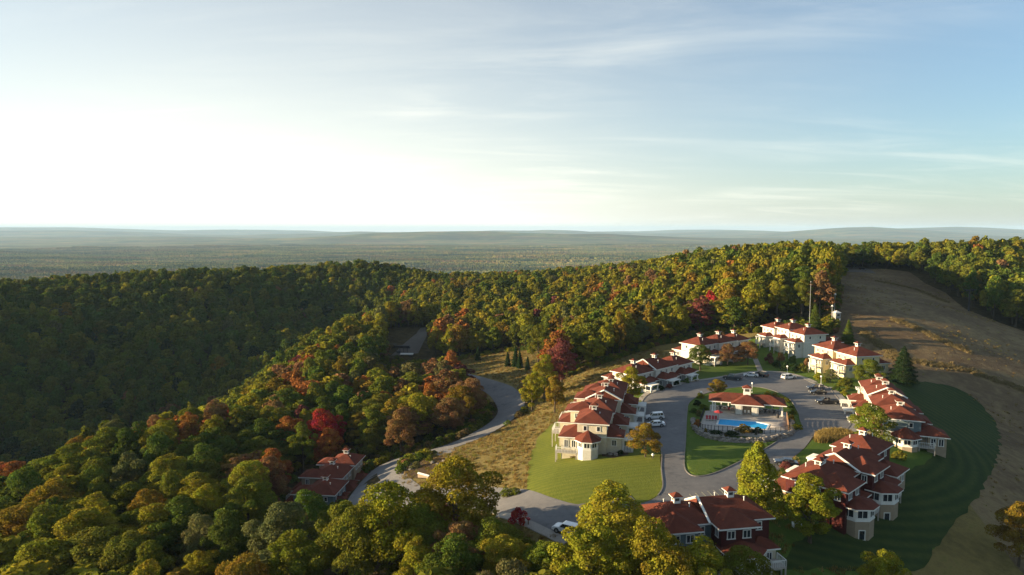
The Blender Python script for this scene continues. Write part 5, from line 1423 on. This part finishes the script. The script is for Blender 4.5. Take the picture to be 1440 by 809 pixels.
def picket_fence():
    pts = smooth_line(hits([(884,633),(889,615),(894,597),(899,580),(903,569)]), 6)
    ox, oy = pts[0]; oz = tz1(ox, oy); o = empty('picket_fence', (ox, oy, oz)); tag(o, 'long white fence along the kerb beside the left terrace', 'fence')
    r = MB(); pk = MB()
    for i, p in enumerate(pts):
        x, y, z = p[0]-ox, p[1]-oy, tz1(p[0], p[1]) - oz
        q = MB(); q.box(x-.08, y-.08, z-.4, x+.08, y+.08, z+1.25); q.build('post', TRIM, o)
        if i:
            x0, y0 = pts[i-1][0]-ox, pts[i-1][1]-oy; z0 = tz1(*pts[i-1]) - oz
            for h_ in (.35, 1.0): r.bar((x0,y0,z0+h_),(x,y,z+h_),.055,0,4)
            n = max(2, int(math.hypot(x-x0, y-y0)/.24))
            for k in range(1, n): f = k/n; pk.bar((x0+(x-x0)*f, y0+(y-y0)*f, z0+(z-z0)*f+.12),(x0+(x-x0)*f, y0+(y-y0)*f, z0+(z-z0)*f+1.12),.05,0,4)
    r.build('rail', TRIM, o); pk.build('picket_panel', TRIM, o)
picket_fence()
def bench():
    x, y = hit(1121, 742); o = empty('garden_bench', (x, y, tz1(x, y) + .1), R(15)); tag(o, 'pale bench on the shaded lawn beside the full yellow-green tree', 'bench')
    b = MB(); b.box(-.9,-.25,.42,.9,.25,.48); b.build('seat', WHITE_P, o)
    b = MB(); b.box(-.9,.22,.5,.9,.28,.95); b.build('backrest', WHITE_P, o)
    for a_ in (-.8,.8): b = MB(); b.box(a_-.04,-.24,-.2,a_+.04,.28,.417); b.build('leg', WHITE_P, o)
bench()
def lift_station():
    x, y = hit(565, 497); o = empty('lift_station', (x, y, tz1(x, y)), R(-8)); tag(o, 'dark ski lift loading station on the gravel gap in the woods', 'lift station'); o.scale = (.52, .52, .52)
    b = MB()
    for a_ in (-6,-2,2,6): b.bar((a_,0,-1),(a_,0,6.5),.35,0,8)
    b.build('column', DARK_C, o)
    b = MB(); b.box(-8,-1.6,6.5,8,1.6,8.2); b.box(-9,-.6,5.4,9,.6,6.4); b.build('machine_beam', DARK_C, o)
    b = MB(); b.box(-4.5,-2.6,-.5,-1,1.2,2.6); b.build('motor_house', DARK_C, o)
    b = MB(); b.bar((-7,0,9.2),(-7,0,9.5),2.2,0,20); b.build('bull_wheel', DARK_C, o)
    x, y = hit(572, 501); o = empty('white_trailer', (x, y, tz1(x, y)), R(-5)); tag(o, 'long low white trailer before the dark lift station', 'trailer')
    b = MB(); b.box(-3.4,-1.0,.9,3.4,1.0,1.5); b.build('body', WHITE_P, o)
    for a_ in (-2.6,-1.7,1.7,2.6): b = MB(); b.bar((a_,-1.25,.45),(a_,1.25,.45),.45,0,14); b.build('wheel', TYRE, o)
    b = MB(); b.bar((3.4,0,.95),(5.0,0,.7),.08); b.build('tow_bar', DARK_C, o)
lift_station()
brng = np.random.default_rng(8)
for i, (u, v, w_) in enumerate(((608,652,'grey boulder nearest the dark olive shrub in the road bend'),(616,655,'grey boulder right of the dark olive shrub in the road bend'),(624,650,'outermost right boulder in the road bend'),(578,662,'low boulder by the pale feathery shrub in the road bend'),
                               (858,640,'boulder in the bed under the cream house'),(866,641,'pale boulder right in the bed under the cream house'))):
    x, y = hit(u, v); b = MB(); rocks(b, 0, 0, .2, brng.uniform(.5, .9), brng); r_ = b.build('boulder', ROCK); r_.location = (x, y, tz1(x, y) + .05)
    tag(r_, w_, 'boulder', 'boulders in the planting beds')
drape('soil', smooth_line(hits([(600,640),(625,645),(628,655),(612,668),(592,674),(575,668),(578,655)]), 4, True), bed_m, .145, 1.5)
drape('soil', hits([(848,632),(882,628),(884,640),(862,645),(846,642)]), bed_m, .11, 1.5)

# faint painted bays
LINE = mat('worn_paint', (.34,.31,.22), .8, 3.0, .35)
def bay_lines(px0, px1, n, ln, ang):
    a_, b_ = hit(*px0), hit(*px1)
    for i in range(n):
        p = a_ + (b_ - a_)*i/(n-1); q = p + ln*np.array([math.cos(R(ang)), math.sin(R(ang))])
        ribbon('bay_marking', [p + (q-p)*f for f in (0,.25,.5,.75,1)], -.06, .06, LINE, .10, .137)
bay_lines((985,712),(1046,703),8,4.6,100)
bay_lines((1010,535.5),(1100,527.5),9,4.4,-70)
bay_lines((1168,553),(1194,588),7,4.6,183)
# ---------------------------------------------------------------- rough grass
tufts = bpy.data.collections.new('grass_sources')
def tuft(k, blades=34, spread=.55, h=.75):
    rng = np.random.default_rng(900 + k); V = []; F = []
    for i in range(blades):
        a = rng.uniform(0, 6.28); r = spread*math.sqrt(rng.random()); hh = h*rng.uniform(.5, 1.15); ln = rng.uniform(.1,.5)*hh; b_ = rng.uniform(0, 6.28); w = rng.uniform(.02,.05)
        x, y = r*math.cos(a), r*math.sin(a); px, py = -math.sin(b_)*w, math.cos(b_)*w; n = len(V)
        V += [(x-px,y-py,-.05),(x+px,y+py,-.05),(x+px*.8+ln*.4*math.cos(b_),y+py*.8+ln*.4*math.sin(b_),hh*.6),(x-px*.8+ln*.4*math.cos(b_),y-py*.8+ln*.4*math.sin(b_),hh*.6),(x+ln*math.cos(b_),y+ln*math.sin(b_),hh)]
        F += [(n,n+1,n+2,n+3),(n+3,n+2,n+4)]
    me = bpy.data.meshes.new('grass_tuft'); me.from_pydata(V, [], F); me.materials.append(leaf_ins); me.update()
    tufts.objects.link(bpy.data.objects.new('grass_tuft', me))
for k in range(4): tuft(k)
def scatter_grass():
    rng = np.random.default_rng(77); out = []
    keep_out = [lawn_w, YARD, lot, GREEN_R, [hit_z(u, v, 0) for u, v in ((560,690),(545,640),(640,640),(640,660))]]
    for poly, n, hlo, hhi in ((MEADOW, 11000, .3, .85), (CLEARING, 3000, .3, .85), (SLOPE, 6500, .25, .7)):
        p = np.array(poly); x = rng.uniform(p[:,0].min(), p[:,0].max(), n*2); y = rng.uniform(p[:,1].min(), p[:,1].max(), n*2)
        ok = inside(poly, x, y)
        for q in keep_out: ok &= ~inside(q, x, y)
        ok &= np.min(np.hypot(x[:,None]-rl_[None,:,0], y[:,None]-rl_[None,:,1]), axis=1) > 5.8
        if poly is MEADOW: ok &= x < 60 + 0*y
        if poly is SLOPE: ok &= rng.random(len(x)) < (.15 + .85*(np.sin(x*.11+y*.05)+np.sin(y*.13-x*.04) > .6))
        x, y = x[ok][:n], y[ok][:n]; s = rng.uniform(hlo, hhi, len(x))
        c = np.array([(.25,.19,.06),(.21,.155,.045),(.28,.22,.075),(.18,.18,.042),(.18,.12,.035)])[rng.integers(0, 5, len(x))] * rng.uniform(.75, 1.2, (len(x), 1))
        out.append((np.c_[x, y, tz(x, y)], np.c_[s*1.3, s*1.3, s], c))
    for line in ([(1258,450),(1290,462),(1325,480),(1358,493)],[(1250,502),(1300,511),(1340,517),(1380,528),(1440,549)],[(1215,468),(1240,487),(1262,500)],[(1235,396),(1290,408),(1330,425)]):
        L_ = np.array(smooth_line(hits(line), 30)); k = rng.integers(0, len(L_), 620)
        x, y = L_[k, 0] + rng.normal(0, 1.1, 620), L_[k, 1] + rng.normal(0, 1.3, 620); s = rng.uniform(.5, 1.15, 620)
        out.append((np.c_[x, y, tz(x, y)], np.c_[s*1.3, s*1.3, s], np.array([.23,.185,.08])*rng.uniform(.75,1.15,(620,1))))
    pl = hits([(1150,622),(1152,612),(1172,609),(1192,610),(1194,617),(1175,622)])
    p = np.array(pl); x = rng.uniform(p[:,0].min(), p[:,0].max(), 900); y = rng.uniform(p[:,1].min(), p[:,1].max(), 900); ok = inside(pl, x, y); x, y = x[ok], y[ok]
    s = rng.uniform(1.3, 1.9, len(x)); out.append((np.c_[x, y, tz(x, y)+.05], np.c_[s, s, s], np.array([.30,.23,.07])*rng.uniform(.8,1.15,(len(x),1))))
    P = np.concatenate([o[0] for o in out]); S = np.concatenate([o[1] for o in out]); T = np.concatenate([o[2] for o in out])
    tag(instancer('dry_grass', P, S, rng.uniform(0, 6.28, len(P)), tufts, T), kind='stuff')
rl_ = np.array(ROAD_LINE)
scatter_grass()
# undergrowth where the woods meet the open ground
def undergrowth():
    rng = np.random.default_rng(31); src_b = bpy.data.collections.new('undergrowth_sources')
    for k in range(3):
        crown = variant('bush', k, 'far')[0].copy(); crown.materials[0] = leaf_ins
        src_b.objects.link(bpy.data.objects.new('undergrowth_bush', crown))
    n = 60000; x = rng.uniform(-160, 175, n); y = rng.uniform(75, 350, n)
    ok = np.zeros(n, dtype=bool); near = np.zeros(n, dtype=bool)
    ok[:] = True
    for poly in (MEADOW, SLOPE, CLEARING):
        ins = inside(poly, x, y); ok &= ~ins
        for dx, dy in ((6,0),(-6,0),(0,6),(0,-6)): near |= inside(poly, x+dx, y+dy)
    d = np.full(n, 99.0)
    for i in range(0, n, 6000): d[i:i+6000] = np.min(np.hypot(x[i:i+6000,None]-rl_[None,:,0], y[i:i+6000,None]-rl_[None,:,1]), axis=1)
    ok &= d > 6.3
    near |= d < 12
    ok &= near | (rng.random(n) < .12)
    ok &= np.hypot(x + 44, y - 164) > 12.5
    ok &= ~inside(GAP, x, y) & ~((x > 60) & (y < 236))
    x, y = x[ok][:5200], y[ok][:5200]; s = rng.uniform(.35, .95, len(x))
    c = np.array([TINT[OLIVE], TINT[YG], TINT[GREEN], TINT[RUSSET], (.13,.10,.04)])[rng.choice(5, len(x), p=[.35,.2,.25,.1,.1])] * rng.uniform(.75, 1.15, (len(x), 1))
    tag(instancer('undergrowth', np.c_[x, y, tz(x, y)-.1], np.c_[s*1.2, s*1.2, s], rng.uniform(0, 6.28, len(x)), src_b, c), kind='stuff')
undergrowth()
# ---------------------------------------------------------------- words for the trees of the woods, each told apart by colour, build and place
ORD = ['first','second','third','fourth','fifth','sixth','seventh','eighth','ninth','tenth','eleventh','twelfth','thirteenth','fourteenth','fifteenth','sixteenth','seventeenth','eighteenth','nineteenth','twentieth','twenty-first','twenty-second','twenty-third','twenty-fourth','twenty-fifth','twenty-sixth','twenty-seventh','twenty-eighth','twenty-ninth','thirtieth']
def zone_of(t):
    x, y, u = t['x'], t['y'], t['u']
    if x > 128: return 'beyond the brown slope' if y > 250 else 'at the right edge below the slope'
    if y < 168 and u < 205: return 'in the bottom left corner'
    if y < 168 and u < 410: return 'left of the lone house'
    if y < 168: return 'below the lone house'
    if x < -100: return 'on the edge of the dark valley'
    if x < -45 and y < 262: return 'uphill of the lone house'
    if x < 0 and y < 262: return 'inside the lower road curve'
    if y < 290 and x < 75: return 'behind the left terrace'
    if x < 0: return 'round the gravel opening'
    if y < 345: return 'behind the far terraces'
    return 'on the far wooded rise'
STYLE_WORD = {'round': 'round', 'oval': 'upright', 'tall': 'tall'}
groups = {}
for t in TREES:
    t['u'], t['v'], _ = project((t['x'], t['y'], tz1(t['x'], t['y']) + t['h']*.6))
    if t['label']: continue
    if t['style'] == 'bush': key = (WORD[t['colour']], 'bush', 'on the bank below the road')
    else: key = (WORD[t['colour']], STYLE_WORD[t['style']] + ' tree', zone_of(t))
    groups.setdefault(key, []).append(t)
for (colour, what, place), ts in groups.items():
    ts.sort(key=lambda t: t['u'])
    for i, t in enumerate(ts):
        if len(ts) == 1: lab = f'the only {colour} {what} {place}'
        elif i == 0: lab = f'leftmost {colour} {what} {place}'
        elif i == len(ts) - 1: lab = f'rightmost {colour} {what} {place}'
        else: lab = f'{ORD[i]} {colour} {what} from the left {place}'
        t['obj']['label'] = lab
# ---------------------------------------------------------------- the air
def make_haze():
    b = MB(); b.box(-41000, -4200, -230, 41000, 42000, 175)
    m = bpy.data.materials.new('haze'); m.use_nodes = True
    N, L = m.node_tree.nodes, m.node_tree.links
    N.remove(N['Principled BSDF'])
    v = N.new('ShaderNodeVolumePrincipled'); v.inputs['Color'].default_value = (.50, .73, 1.0, 1); v.inputs['Density'].default_value = HAZE
    v.inputs['Anisotropy'].default_value = .0
    L.new(v.outputs[0], N['Material Output'].inputs['Volume'])
    tag(b.build('haze', m), kind='stuff')
HAZE = 4.1e-5
make_haze()
